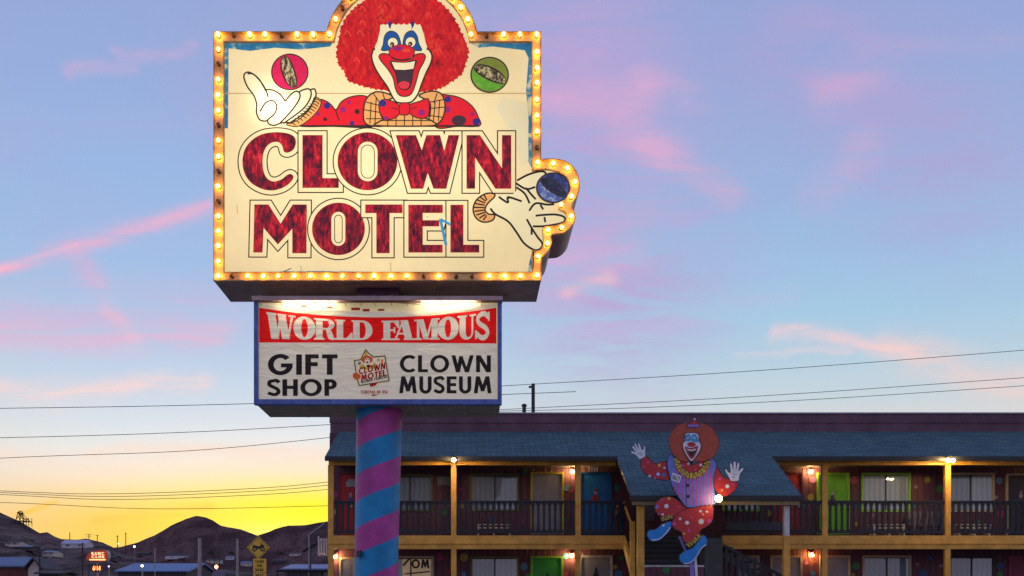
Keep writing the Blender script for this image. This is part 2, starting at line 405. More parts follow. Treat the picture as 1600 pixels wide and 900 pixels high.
def fat(ch):
    """fat slab letters for the banner"""
    if ch == 'W': return [para(.17, 0, .03, 1, .27), para(.33, 0, .44, .92, .09), para(.54, 0, .38, 1, .27), para(.70, 0, .85, 1, .08), rect(0, .92, .34, 1), rect(.38, .92, .68, 1), rect(.76, .92, 1, 1)]
    if ch == 'O': return [ring(.5, .5, .52, .52, .37, .12)]
    if ch == 'R': return [rect(.08, 0, .38, 1), rect(0, 0, .46, .08), rect(0, .92, .2, 1), rect(.38, .90, .55, 1), rect(.38, .47, .55, .56), arc(.55, .735, .36, .265, -90, 90, .25, .09), [spline([(.50, .5), (.72, .48), (.82, .3), (.88, .1), (1.0, .09), (.98, .01), (.82, -.01), (.66, .04), (.58, .2), (.54, .42)])]]
    if ch == 'L': return [rect(.1, 0, .46, 1), rect(0, 0, .46, .08), rect(0, .92, .56, 1), rect(.46, 0, .98, .09), [[(.98, .05), (.98, .36), (.90, .36), (.62, .07)]]]
    if ch == 'D': return [rect(.08, 0, .38, 1), rect(0, 0, .2, .08), rect(0, .92, .2, 1), rect(.38, .91, .5, 1), rect(.38, 0, .5, .09), arc(.5, .5, .48, .5, -90, 90, .31, .09)]
    if ch == 'F': return [rect(.1, 0, .48, 1), rect(0, 0, .6, .08), rect(0, .92, .1, 1), rect(.48, .91, .98, 1), [[(.98, .95), (.98, .62), (.9, .62), (.66, .93)]], rect(.48, .46, .72, .55), rect(.68, .36, .76, .66)]
    if ch == 'A': return [para(.10, 0, .44, 1, .08), para(.56, 0, .36, 1, .31), rect(0, 0, .32, .08), rect(.5, 0, 1, .08), rect(.22, .28, .62, .36)]
    if ch == 'M': return [rect(.10, 0, .20, 1), rect(0, 0, .30, .08), rect(0, .92, .32, 1), para(.36, .02, .14, 1, .22), para(.44, .02, .68, 1, .08), rect(.68, 0, .92, 1), rect(.60, 0, 1, .08), rect(.68, .92, 1, 1)]
    if ch == 'U': return [rect(.10, .3, .42, 1), rect(0, .92, .50, 1), rect(.72, .3, .82, 1), rect(.62, .92, .96, 1), [[(.10, .32), (.42, .32)] + [(.57 - .15 * math.cos(R(a)), .30 - .22 * math.sin(R(a))) for a in range(0, 181, 15)] + [(.82, .30)] + [(.46 + .36 * math.cos(R(a)), .30 - .32 * math.sin(R(a))) for a in range(0, 181, 12)]]]
    if ch == 'S': return [[strip(spline([(.86, .80), (.62, .95), (.36, .93), (.20, .78), (.30, .60), (.66, .42), (.80, .24), (.66, .07), (.40, .05), (.12, .22)], False, 5), .20)], rect(.82, .66, .92, 1), rect(.04, 0, .14, .34)]
    return []
def write(art, text, x0, x1, ytop, ybot, m, t=.2, gap=.16, fx=lambda u, v: (u, v)):
    """sans capitals stretched to fill the box"""
    gl = [sans(c, t) for c in text]; tot = sum(g[1] for g in gl) + gap * (len(gl) - 1); x = 0
    for g, w in gl:
        for loops in g:
            art.add([[fx(x0 + (x + p[0]) / tot * (x1 - x0), ybot + p[1] * (ytop - ybot)) for p in lp] for lp in loops], m)
        x += w + gap

# ------------------------------------------------------------------ ground, hills
earth = mat('desert_earth', (.20, .155, .13, 1), .95, var=.35, vscale=.6, bump=.4, bscale=3)
asph = mat('worn_asphalt', (.17, .16, .15, 1), .85, var=.25, vscale=2, bump=.3, bscale=60)
g = MB()
xs = [-4000, -1200, -400, -150, -60, -30, -15, 0, 15, 30, 60, 150, 400, 1200, 4000]
ys = [-3000, -600, -100, -20, 0, 10, 18, 20, 22, 24, 26, 28, 31, 34, 50, 80, 140, 300, 900, 2500, 6000]
def gz_(y): t = max(0, min(1, (y - 18) / 10)); return .8 * t * t * (3 - 2 * t)
vs = [(x, y, gz_(y)) for y in ys for x in xs]; n = len(xs)
g.add(vs, [(j * n + i, j * n + i + 1, (j + 1) * n + i + 1, (j + 1) * n + i) for j in range(len(ys) - 1) for i in range(n - 1)], earth)
structure(g.build('ground', smooth=True))
g = MB(); ys2 = [-30, 0, 10, 18, 20, 22, 24, 26, 28, 31.5]
for a, b in zip(ys2[:-1], ys2[1:]): g.quad([(-30, a, gz_(a) + .004), (40, a, gz_(a) + .004), (40, b, gz_(b) + .004), (-30, b, gz_(b) + .004)], asph)
structure(g.build('parking_lot'))
wl = mat('white_paint', (.75, .74, .72, 1), .6, var=.12)
g = MB()
for i in range(9): g.quad([(-6 + i * 2.8, 24.5, gz_(24.5) + .012), (-5.9 + i * 2.8, 24.5, gz_(24.5) + .012), (-5.9 + i * 2.8, 28.0, gz_(28) + .012), (-6 + i * 2.8, 28.0, gz_(28) + .012)], wl)
structure(g.build('parking_lines'))

def hillmat(name, c1, c2, sc):
    m = bpy.data.materials.new(name); m.use_nodes = True; t = NT(m.node_tree); bs = m.node_tree.nodes['Principled BSDF']
    geo = t.n('ShaderNodeNewGeometry'); mp = t.n('ShaderNodeMapping'); t.t.links.new(geo.outputs['Position'], mp.inputs[0]); mp.inputs['Scale'].default_value = (1, .16, 1.5); a = t.noise(mp.outputs[0], sc, 7, .62, .6); b = t.noise(mp.outputs[0], sc * 9, 4, .6)
    c = t.mix(t.sstep(a, .38, .62), c1, c2); c = t.mix(t.m('MULTIPLY', t.sstep(b, .5, .66), .55), c, tuple(x * .45 for x in c1[:3]) + (1,))
    t.put(bs.inputs['Base Color'], c); bs.inputs['Roughness'].default_value = 1; bs.inputs['Specular IOR Level'].default_value = 0
    bm = t.n('ShaderNodeBump'); bm.inputs['Strength'].default_value = .9; bm.inputs['Distance'].default_value = 2.5; t.put(bm.inputs['Height'], a); t.put(bs.inputs['Normal'], bm.outputs[0])
    return m
def hill(name, prof, Y0, Yr, zb, m, jag, seed):
    rnd = random.Random(seed); ph = [(rnd.uniform(0, 6), rnd.uniform(.6, 1.4)) for _ in range(12)]
    def nz(u, t):
        Y = Y0 + (Yr - Y0) * t; q = Vector((u * 55 + seed, t * 2.6, seed * 1.7))
        return 2.4 * fractal(q, .9, 2.1, 6) + 1.6 * (1 - abs(fractal(q * .5 + Vector((9, 3, 1)), 1, 2, 3)) * 2)
    def ridge(px):
        for (a, b) in zip(prof[:-1], prof[1:]):
            if a[0] <= px <= b[0]:
                t = (px - a[0]) / (b[0] - a[0]); return a[1] + (b[1] - a[1]) * t
        return prof[-1][1]
    N, T = int((prof[-1][0] - prof[0][0]) / 2.5), 60
    vs = []; ts = [i / T for i in range(T + 1)] + [1.08, 1.3, 1.7]
    for i in range(N + 1):
        px = prof[0][0] + (prof[-1][0] - prof[0][0]) * i / N; u = (px - PX) / F
        zr = EYE + (PY - ridge(px)) / F * Yr
        for t in ts:
            Y = Y0 + (Yr - Y0) * t
            if t <= 1: z = zb + (zr - zb) * (t ** 1.15) + nz(u, t) * jag * Yr / F * (.35 + 1.6 * t * (1 - t))
            else: z = zr - (zr - zb) * (t - 1) * 1.2
            vs.append((u * Y, Y, z))
    K = len(ts); g = MB()
    g.add(vs, [(i * K + j, (i + 1) * K + j, (i + 1) * K + j + 1, i * K + j + 1) for i in range(N) for j in range(K - 1)], m)
    o = structure(g.build(name, smooth=True))
    def place(px, py):
        u = (px - PX) / F; zr = EYE + (PY - ridge(px)) / F * Yr
        for k in range(400):
            t = k / 399; Y = Y0 + (Yr - Y0) * t; z = zb + (zr - zb) * t ** 1.15 + nz(u, t) * jag * Yr / F * (.35 + 1.6 * t * (1 - t))
            if PY - (z - EYE) * F / Y <= py: return Y, z
        return Yr, zr
    return place
hm1 = hillmat('hill_scrub', (.085, .060, .055, 1), (.21, .145, .13, 1), .11)
hm2 = hillmat('mountain_scrub', (.090, .050, .048, 1), (.175, .098, .090, 1), .035)
ON_HILL = hill('hill', [(-700, 700), (-400, 735), (-200, 765), (0, 801), (30, 814), (62, 833), (74, 832), (84, 838), (96, 843), (118, 843), (135, 842), (160, 848), (176, 855), (190, 866), (240, 878), (330, 888), (520, 900), (760, 930)], 230, 420, .6, hm1, 1.1, 3)
ON_MOUNT = hill('mountain', [(60, 880), (150, 860), (186, 855), (215, 848), (240, 838), (266, 822), (290, 811), (306, 806), (322, 808), (332, 812), (346, 821), (375, 827), (402, 837), (428, 828), (450, 822), (478, 820), (500, 817), (545, 812), (700, 822), (1000, 845), (1300, 870), (1700, 900)], 800, 1150, .2, hm2, 1.1, 11)
# ------------------------------------------------------------------ the pole sign
YS = 15.2
def SP(px, py): return at(px, py, YS)
sign = thing('pole_sign', 'tall lit motel sign with clown face and bulb border on a striped pole', 'sign', (-1.49, 15.75, 0))
brown = mat('cabinet_brown', (.55, .38, .33, 1), .55, var=.3, vscale=2)
trough = mat('border_yellow', (.92, .60, .24, 1), .5, var=.12, vscale=8)
trim = mat('trim_tan', (.55, .36, .14, 1), .45, var=.2)
def arcpts(cx, cy, r, a0, a1, n=28): return [(cx + r * math.cos(R(a0 + (a1 - a0) * i / n)), cy - r * math.sin(R(a0 + (a1 - a0) * i / n))) for i in range(n + 1)]
ACX, ACY = 628, 81
OUT = [(335, 440), (335, 52)] + arcpts(ACX, ACY, 121, 166.2, 13.8) + [(845, 52), (845, 251)] + \
      spline([(845, 251), (864, 250), (883, 254), (897, 265), (904, 282), (904, 302), (894, 322), (897, 333), (898, 345), (892, 357), (880, 366), (862, 369), (862, 380), (857, 394), (846, 404)], False, 4) + [(845, 440)]
INN = [(351, 426), (351, 67)] + arcpts(ACX, ACY, 106, 172.5, 7.5) + [(831, 67), (831, 268)] + \
      spline([(831, 268), (850, 266), (868, 269), (883, 277), (890, 291), (888, 305), (879, 317), (872, 327), (882, 333), (885, 342), (877, 351), (862, 354), (848, 357), (848, 372), (848, 385), (840, 393), (831, 391)], False, 4) + [(831, 426)]
P = lambda lp: [SP(*p) for p in lp]
mb = MB(); mb.prism([P(OUT)], YS + .03, YS + 1.03, brown, brown)
zc0 = SP(440, 440)[1]
for xx in (-3.1, -2.3, -.55, .35): mb.box(xx, xx + .03, YS + .05, YS + 1.0, zc0 - .006, zc0 - .0005, trim)
for i in range(24):
    for yy in (YS + .09, YS + .95): xx = -3.7 + i * .2; mb.box(xx, xx + .016, yy, yy + .016, zc0 - .009, zc0 - .0005, trim)
mb.tube([(-3.2, YS + .7, zc0 - .03), (.6, YS + .7, zc0 - .03)], .022, brown, 8)
cab = mb.build('upper_cabinet', sign)
mb = MB(); mb.prism([P(OUT), P(INN)], YS, YS + .029, trough)
border = mb.build('bulb_border', sign)
mb = MB(); mb.prism([P(offset(OUT, .3)), P(offset(OUT, -1.5))], YS - .05, YS - .0005, trim)
mb.prism([P(offset(INN, 1.4)), P(offset(INN, -.2))], YS - .035, YS - .0005, trim)
mb.build('rim', border)
cream = lit('acrylic_cream', s(252, 226, 168), .08)
mb = MB(); mb.prism([P(offset(INN, 3))], YS + .012, YS + .028, cream, cream)
face = mb.build('face_panel', sign)
# painted picture ---------------------------------------------------------
BLK = lit('paint_black', (.012, .008, .004, 1), .2); BRN = lit('paint_outline', (.035, .018, .006, 1), .2)
RED = lit('paint_red', s(226, 22, 30), .18, scale=14); HAIR = lit('paint_hair', None, streaky=[(.35, s(140, 8, 8)), (.45, s(206, 12, 10)), (.55, s(234, 26, 16)), (.66, s(242, 84, 48))], scale=16, stretch=(1.6, 1, .7), str_=.95)
LRED = lit('paint_letter', None, streaky=[(.37, s(40, 5, 18)), (.45, s(86, 8, 26)), (.52, s(140, 12, 28)), (.58, s(200, 16, 32)), (.67, s(236, 62, 58))], scale=16, stretch=(1.5, 1, .55))
BLU = lit('paint_blue', s(26, 82, 150), .2); DBL = lit('paint_navy', s(46, 40, 120), .2); PUR = lit('paint_purple', s(150, 30, 110), .2)
MAG = lit('paint_magenta', None, streaky=[(.3, s(200, 12, 60)), (.6, s(232, 26, 84)), (.8, s(245, 80, 110))], scale=10); GRN = lit('paint_green', None, streaky=[(.3, s(70, 130, 20)), (.55, s(112, 176, 40)), (.75, s(150, 200, 60))], scale=10)
OLV = lit('paint_olive', s(128, 136, 40), .25); MET = lit('paint_scuffed', None, streaky=[(.40, s(24, 18, 14)), (.48, s(92, 74, 46)), (.56, s(206, 186, 130))], scale=34, stretch=(1, 1, .5))
CRM = lit('paint_cream', s(250, 232, 180), .06); ORG = lit('paint_ruffle', s(236, 168, 92), .14); DRK = lit('paint_mouth', s(66, 44, 46), .2); TNG = lit('paint_tongue', s(226, 50, 64), .25, scale=30)
BALL = lit('paint_ball_blue', None, streaky=[(.34, s(22, 24, 44)), (.52, s(52, 66, 128)), (.68, s(110, 124, 180))], scale=14); CYAN = lit('paint_cyan', s(60, 150, 190), .2)
STN = lit('paint_worn_blue', None, streaky=[(.36, s(20, 96, 140)), (.52, s(52, 128, 160)), (.60, s(214, 206, 160)), (.8, s(246, 216, 158))], scale=7)
PALE = lit('acrylic_worn', None, streaky=[(.35, s(246, 218, 160)), (.62, s(238, 222, 176)), (.8, s(222, 222, 192))], scale=3)
SEAM = lit('acrylic_seam', s(196, 160, 104), .15)
AY = YS + .0105
art = Art(SP, AY)
art.add([(351, 67), (519, 67), (516, 72), (470, 77), (430, 74), (390, 79), (357, 75), (356, 200), (351, 200)], STN)
art.add([(735, 67), (831, 67), (831, 262), (824, 250), (826, 190), (822, 140), (826, 90), (820, 78), (770, 72), (748, 74)], STN)
art.add([(831, 395), (831, 426), (824, 426), (827, 410)], STN)
art.add([(352, 144.6), (830, 144.6), (830, 146.2), (352, 146.2)], SEAM)
art.add([(785, 150), (824, 160), (826, 250), (815, 262), (800, 205), (775, 170)], PALE)
art.add([(362, 425), (480, 423), (640, 425), (830, 424), (830, 426), (362, 426)], STN); art.line([(434, 428), (455, 419)], 1.4, BLK)
for x, y in [(370, 320), (610, 410), (470, 415)]: art.line([(x, y), (x + 1, y + 14)], 1.2, SEAM)
art.build('weathering', face)

art = Art(SP, AY - .003)
hairo = spline([(545, 20), (533, 40), (529, 60), (525, 80), (528, 100), (537, 112), (543, 126), (560, 133), (582, 139), (604, 142), (640, 146), (672, 142), (690, 138), (706, 128), (722, 116), (729, 98), (733, 80), (727, 62), (719, 44), (708, 24), (694, 8), (678, -4), (655, -14), (628, -17), (600, -14), (577, -4), (559, 7)], True, 7)
hairo = [(x + 1.7 * math.cos(i * 2.2) + .8 * math.sin(i * 1.3), y + 1.7 * math.sin(i * 2.2)) for i, (x, y) in enumerate(hairo)]
# sleeves and shoulders
art.blob([(466, 196), (484, 180), (497, 157), (508, 157), (518, 164), (525, 171), (534, 158), (552, 150), (574, 151), (590, 170), (585, 197), (520, 197)], RED, BRN, 2)
art.blob([(680, 197), (686, 152), (704, 149), (722, 154), (738, 166), (747, 182), (749, 196), (715, 197)], RED, BRN, 2)
art.add([(470, 195), (749, 195), (749, 198), (470, 198)], BRN)
art.line([(524, 170), (527, 180), (530, 188)], 2, BRN)
for x, y, r, m in [(511, 165, 5, DBL), (536, 171, 4.5, PUR), (558, 174, 4, BRN), (550, 192, 3.5, DBL), (497, 178, 3, PUR), (508, 186, 3, BRN), (545, 160, 3, PUR), (700, 155, 5, DBL), (699, 171, 5, PUR), (744, 190, 5.5, DBL), (738, 178, 3, PUR)]: art.dot(x, y, r, m)
art.dot(717, 188, 11.5, DRK, 8)
art.add(hairo, HAIR)
for i in range(34):   # brush curls in the hair
    a = random.uniform(0, 6.28); rr = random.uniform(.55, .93); x, y = 628 + 98 * rr * math.cos(a), 62 + 76 * rr * math.sin(a)
    art.line([(x - 4, y + 3), (x, y - 3), (x + 4, y + 2), (x + 6, y + 6)], 2.2, [RED, lit('paint_dark_red', s(168, 12, 10), .2), lit('paint_orange_red', s(238, 66, 40), .2)][i % 3])
# ruffle
for lobe in ([(568, 184), (571, 158), (584, 145), (600, 145), (614, 152), (602, 160), (594, 176), (602, 196), (576, 196)], [(655, 150), (672, 143), (688, 146), (695, 160), (694, 178), (686, 192), (668, 197), (672, 178), (671, 160)], [(590, 192), (612, 182), (632, 176), (655, 182), (676, 190), (674, 197), (592, 197)]): art.blob(lobe, ORG, BRN, 2.4)
for a, b in [((572, 160), (596, 166)), ((569, 172), (593, 176)), ((572, 186), (597, 186)), ((583, 146), (594, 162)), ((598, 146), (602, 158)), ((580, 160), (578, 194)), ((588, 152), (586, 194)), ((672, 160), (694, 156)), ((672, 170), (695, 168)), ((671, 181), (692, 184)), ((683, 146), (678, 162)), ((680, 160), (677, 192)), ((687, 158), (685, 190)), ((606, 186), (606, 197)), ((619, 181), (619, 197)), ((632, 178), (632, 197)), ((645, 181), (645, 197)), ((658, 185), (658, 197)), ((594, 189), (674, 189))]: art.line([a, b], 1.6, BRN)
ZF = lambda x, y: (560 + x / 5.293, y / 5.293)
Q = lambda pts: [ZF(*p) for p in pts]
low = Q([(150, 405), (116, 440), (112, 492), (140, 570), (190, 652), (240, 722), (282, 806), (316, 848), (372, 856), (440, 846), (492, 784), (522, 704), (562, 604), (592, 544), (609, 484), (598, 436), (553, 405), (360, 380)])
art.blob(low, CRM, BRN, 2.6)
art.add(spline(Q([(190, 198), (265, 196), (340, 190), (420, 197), (500, 197), (532, 262), (551, 340), (553, 420), (360, 470), (150, 420), (160, 340), (178, 262)])), CRM)
for x in (190, 225, 268, 312, 355, 400, 445, 490): art.dot(*ZF(x, 186), 4.6, HAIR)
art.blob(Q([(172, 470), (200, 449), (258, 458), (290, 490), (365, 505), (440, 488), (470, 458), (530, 449), (554, 472), (540, 520), (502, 592), (472, 702), (440, 778), (395, 802), (340, 792), (308, 740), (288, 652), (246, 580), (190, 512)]), RED, BRN, 1.8)
art.blob(Q([(266, 515), (370, 524), (478, 506), (456, 580), (440, 690), (420, 735), (385, 748), (345, 736), (324, 690), (308, 612)]), DRK, BRN, 1.6)
art.add(Q([(276, 518), (320, 523), (370, 526), (425, 521), (470, 511), (455, 574), (380, 584), (304, 580)]), CRM)
art.blob(Q([(328, 700), (372, 674), (424, 692), (416, 730), (384, 745), (348, 736)]), TNG, BRN, 1)
for e, (cx, cy), (pxx, pyy) in (([(193, 422), (206, 372), (215, 312), (240, 274), (275, 263), (318, 282), (343, 330), (344, 385), (262, 420)], (285, 360), (280, 374)), ([(524, 422), (500, 366), (488, 308), (462, 270), (436, 261), (395, 282), (375, 330), (376, 385), (455, 420)], (432, 356), (430, 371))):
    art.blob(Q(e), BLU, BRN, 1.2); art.add(ell(*ZF(cx, cy), 8.6, 8.6), BRN); art.add(ell(*ZF(cx, cy), 7.6, 7.6), CRM); art.add(ell(*ZF(pxx, pyy), 3.4, 3.6), BRN); art.add(ell(*ZF(pxx - 4, pyy + 4), 1.3, 1.3), ORG)
art.add(ell(*ZF(360, 438), 20.8, 12.2), BRN); art.add(ell(*ZF(360, 438), 19.8, 11.2), RED); art.add(ell(*ZF(328, 408), 8, 3.6), PUR); art.add(ell(*ZF(395, 425), 7, 3), lit('paint_orange_red', None))
for x in (260, 448): art.add(spline(Q([(x - 14, 192), (x + 14, 190), (x + 12, 218), (x + (4 if x < 300 else -8), 248), (x - 8, 225)])), DBL)
# bow tie
art.blob([(594, 160), (606, 157), (624, 166), (625, 178), (614, 187), (600, 186), (593, 174)], RED, BRN, 1.8); art.blob([(639, 166), (655, 160), (669, 156), (671, 172), (668, 184), (654, 186), (640, 178)], RED, BRN, 1.8)
art.blob([(625, 164), (632, 162), (640, 164), (639, 179), (632, 181), (625, 179)], RED, BRN, 1.6)
art.dot(598, 163, 6, DBL, 5); art.dot(603, 186, 4, PUR, 3); art.dot(659, 177, 5, PUR); art.line([(622, 172), (612, 170)], 1.3, BRN); art.line([(642, 172), (652, 168)], 1.3, BRN)
art.build('painted_clown', face)

art = Art(SP, AY - .004)     # left glove and cuff
Z1 = lambda p: [(320 + x / 4.5, y / 4.5) for x, y in p]
art.blob(Z1([(430, 640), (380, 555), (320, 512), (285, 515), (275, 545), (300, 610), (345, 672), (365, 735), (364, 790), (385, 840), (425, 852), (450, 872), (490, 881), (540, 866), (600, 862), (700, 800), (760, 728), (782, 668), (772, 628), (735, 626), (690, 634), (650, 642), (615, 660), (575, 702), (530, 665), (480, 636)]), CRM)
art.blob(Z1([(770, 684), (800, 690), (818, 712), (802, 765), (742, 832), (660, 886), (585, 880), (580, 868), (640, 850), (700, 805), (748, 748)]), ORG, BRN, 1.6)
for i in range(11):
    t = i / 10; a = (765 - 175 * t - 20 * math.sin(3.14 * t) + 30 * math.sin(3.14 * t), 695 + 172 * t); b = (812 - 175 * t + 18 * math.sin(3.14 * t) + 12 * math.sin(3.14 * t), 715 + 166 * t)
    art.line(Z1([a, ((a[0] + b[0]) / 2 + 6, (a[1] + b[1]) / 2 - 8), b]), 1.5, BRN)
for p in ([(430, 640), (380, 555), (320, 510), (285, 513), (275, 545), (300, 610), (345, 672), (365, 735), (363, 790), (385, 840), (425, 851), (446, 840)],
          [(300, 519), (340, 520), (390, 570), (428, 630), (446, 684)], [(430, 630), (480, 634), (530, 664), (566, 712)], [(566, 712), (590, 680), (622, 650), (652, 642), (670, 668), (655, 715), (600, 790), (528, 866)],
          [(655, 650), (690, 632), (730, 625), (748, 652), (735, 705), (680, 775), (552, 868)], [(742, 632), (772, 626), (782, 668), (760, 722), (700, 795), (590, 868)],
          [(388, 784), (428, 722), (478, 708), (506, 745), (490, 800), (444, 842), (452, 872), (490, 881), (540, 864), (600, 862)]): art.line(Z1(p), 2.4, BRN)
art.build('painted_glove', face)
art = Art(SP, AY - .004)     # right glove
Z4 = lambda p: [(600 + x / 3.103, 190 + y / 3.103) for x, y in p]
art.blob(Z4([(530, 362), (600, 362), (645, 330), (650, 288), (700, 258), (760, 240), (785, 252), (775, 280), (745, 320), (740, 370), (790, 400), (825, 410), (790, 440), (835, 450), (872, 460), (878, 476), (858, 492), (780, 506), (718, 508), (745, 560), (768, 592), (758, 616), (730, 620), (680, 588), (640, 530), (600, 482), (540, 450), (515, 410)]), CRM)
for p in ([(645, 285), (700, 256), (760, 240), (784, 250), (772, 276), (745, 292)], [(640, 298), (690, 326), (734, 316)], [(642, 318), (682, 348), (706, 396)], [(688, 320), (712, 350), (736, 376)], [(516, 420), (540, 448), (600, 482), (640, 532), (680, 590), (730, 622), (760, 614), (768, 590), (745, 560), (716, 515), (692, 472)],
          [(735, 456), (770, 452), (830, 450), (870, 460), (878, 476), (858, 492), (780, 506), (722, 507)], [(778, 462), (782, 488)], [(704, 432), (735, 396), (790, 402), (825, 400)], [(758, 402), (772, 426)], [(556, 364), (600, 392), (602, 366), (668, 386)], [(716, 515), (716, 548)]): art.line(Z4(p), 3.2, BLK)
art.blob(Z4([(432, 425), (448, 380), (490, 350), (530, 348), (536, 364), (502, 398), (490, 428), (508, 448), (536, 452), (526, 478), (482, 487), (446, 466)]), ORG, BLK, 2.4)
for i in range(9):
    a = R(300 - i * 27); cx, cy = 520, 418
    art.line(Z4([(cx - 32 * math.cos(a - 1.9), cy + 34 * math.sin(a - 1.9)), (cx - 82 * math.cos(a - 1.9), cy + 66 * math.sin(a - 1.9))]) if False else Z4([(505 - 18 * math.cos(R(-70 + i * 17)), 418 + 40 * math.sin(R(-70 + i * 17))), (512 - 76 * math.cos(R(-70 + i * 17)), 418 + 66 * math.sin(R(-70 + i * 17)))]), 2.2, BLK)
art.build('painted_glove', face)

def ball(cx, cy, rx, ry, m1, m2, rot, m3=MET):
    a = Art(SP, AY - .022)
    a.add(ell(cx, cy, rx + 1.3, ry + 1.3), BRN); a.add(ell(cx, cy, rx - .8, ry - .8), m1)
    c_, s_ = math.cos(R(rot)), math.sin(R(rot)); tf = lambda x, y: (cx + (x * c_ - y * s_) * rx * .96, cy + (x * s_ + y * c_) * ry * .96)
    sq = lambda y: math.sqrt(max(0, 1 - y * y)); ys_ = [i / 12 * .97 for i in range(-12, 13)]
    a.add([tf(-.46 * sq(y) - .02, y) for y in ys_] + [tf(.30 * sq(y) + .02, y) for y in ys_[::-1]], BRN)
    a.add([tf(-.38 * sq(y), y) for y in ys_] + [tf(.22 * sq(y), y) for y in ys_[::-1]], m3)
    a.add([tf(.33 * sq(y) + .02, y) for y in ys_] + [tf(.93 * sq(y), y) for y in ys_[::-1]], m2)
    a.build('painted_ball', face)
ball(453, 113, 28, 27.5, MAG, MAG, -18); ball(765, 117.5, 29, 27, OLV, GRN, 118); ball(864, 294, 25.5, 23, BALL, lit('paint_ball_glint', None, streaky=[(.36, s(40, 50, 96)), (.52, s(84, 100, 164)), (.62, s(168, 176, 196))], scale=18), 128, lit('paint_ball_dark', None, streaky=[(.42, s(16, 16, 24)), (.6, s(44, 50, 80)), (.72, s(150, 130, 80))], scale=24))

# CLOWN MOTEL -----------------------------------------------------------
Z3 = lambda p: [(320 + x / 3.4625, 190 + y / 3.4625) for x, y in p]
def stad(x0, x1, y0, y1, n=12):
    r = (x1 - x0) / 2; cx = (x0 + x1) / 2
    return [(cx + r * math.cos(R(a)), y0 + r - r * math.sin(R(a))) for a in [180 - 180 * i / n for i in range(n + 1)]] + [(cx - r * math.cos(R(a)), y1 - r + r * math.sin(R(a))) for a in [180 - 180 * i / n for i in range(n + 1)]]
LET = [
    [Z3(spline([(424, 150), (430, 164), (450, 167), (478, 152), (492, 120), (488, 88), (464, 68), (420, 58), (368, 57), (308, 68), (254, 100), (216, 150), (203, 215), (215, 280), (250, 330), (305, 362), (360, 372), (410, 362), (450, 340), (475, 312), (478, 292), (462, 282), (442, 290), (420, 308), (392, 320), (364, 322), (336, 305), (318, 268), (312, 216), (318, 168), (338, 130), (366, 112), (396, 110), (416, 126)]))],
    [Z3([(528, 72), (637, 72), (637, 305), (725, 305), (725, 358), (528, 358)])],
    [Z3(ell(880, 214, 162, 157, 60)), Z3(stad(828, 934, 108, 322))],
    [Z4([(57, 65), (155, 65), (183, 137), (205, 65), (272, 65), (292, 141), (312, 65), (365, 65), (302, 325), (240, 325), (212, 250), (190, 325), (130, 325)])],
    [Z4([(400, 65), (465, 65), (572, 225), (572, 65), (617, 65), (617, 325), (540, 325), (442, 175), (442, 325), (400, 325)])],
    [Z3([(268, 448), (345, 448), (410, 552), (475, 448), (552, 448), (550, 712), (473, 712), (473, 580), (395, 665), (318, 575), (312, 708), (262, 708)])],
    [Z3(ell(723, 580, 143, 142, 60)), Z3(stad(685, 760, 488, 672))],
    [Z3([(868, 448), (1070, 448), (1070, 495), (1000, 495), (1000, 712), (928, 712), (928, 495), (868, 495)])],
    [Z4([(118, 403), (285, 403), (285, 443), (188, 443), (188, 478), (268, 478), (268, 508), (188, 508), (188, 597), (284, 597), (284, 635), (118, 635)])],
    [Z4([(322, 403), (385, 403), (385, 597), (462, 597), (462, 635), (322, 635)])]]
art = Art(SP, AY - .001, .00025)
def spread(L, d): return [offset(L[0], d)] + [offset(h, -d * .7) for h in L[1:]]
for L in LET:
    art.add(spread(L, 7.9), BLK); art.add(spread(L, 6.1), cream)
RIM = lit('paint_letter_edge', s(150, 40, 22), .2)
for L in LET:
    art.add(L, RIM); art.add([offset(L[0], -.9)] + [offset(h, .9) for h in L[1:]], LRED)
art.line([(688, 342), (692, 360), (697, 383)], 4.5, CYAN, True); art.line([(689, 343), (704, 351)], 4, CYAN)
art.build('lettering', face)

# bulbs -----------------------------------------------------------------
def bulbmat(name, col, st_):
    m = bpy.data.materials.new(name); m.use_nodes = True; bs = m.node_tree.nodes['Principled BSDF']
    bs.inputs['Base Color'].default_value = (.8, .7, .5, 1); bs.inputs['Emission Color'].default_value = col; bs.inputs['Emission Strength'].default_value = st_; bs.inputs['Roughness'].default_value = .2
    return m
B_ONS = [bulbmat('bulb_lit', (1, .41, .055, 1), 22.0), bulbmat('bulb_lit_dim', (1, .39, .05, 1), 15.0), bulbmat('bulb_lit_bright', (1, .43, .065, 1), 27.0)]
B_OFF = mat('bulb_dead', (.20, .09, .03, 1), .15, var=.1, coat=.6)
SOCK = mat('bulb_socket', (.10, .05, .02, 1), .5)
prof = [(.012, .008), (.015, .03), (.024, .046), (.029, .062), (.026, .078), (.016, .089), (.004, .092)]
def bulb_mesh(px, py, glass):
    b = MB(); x, z = SP(px, py); b.lathe((x, YS - .001, z), [(.028, .0), (.028, .008), (.02, .010)], SOCK, 10, 'y'); b.lathe((x, YS, z), prof, glass, 10, 'y'); return b
bul = [(342, 57, 1), (366, 57, 0), (391, 57, 1), (415, 57, 1), (440, 57, 0), (465, 57, 1), (490, 57, 1), (515, 56, 1)]
for i in range(13):
    a = 155 - i * 130 / 12; bul.append((ACX + 113.5 * math.cos(R(a)), ACY - 113.5 * math.sin(R(a)), 0 if i in (1,) else 1))
bul += [(736, 57, 1), (761, 58, 0), (787, 57, 1), (812, 57, 1), (838, 57, 1)]
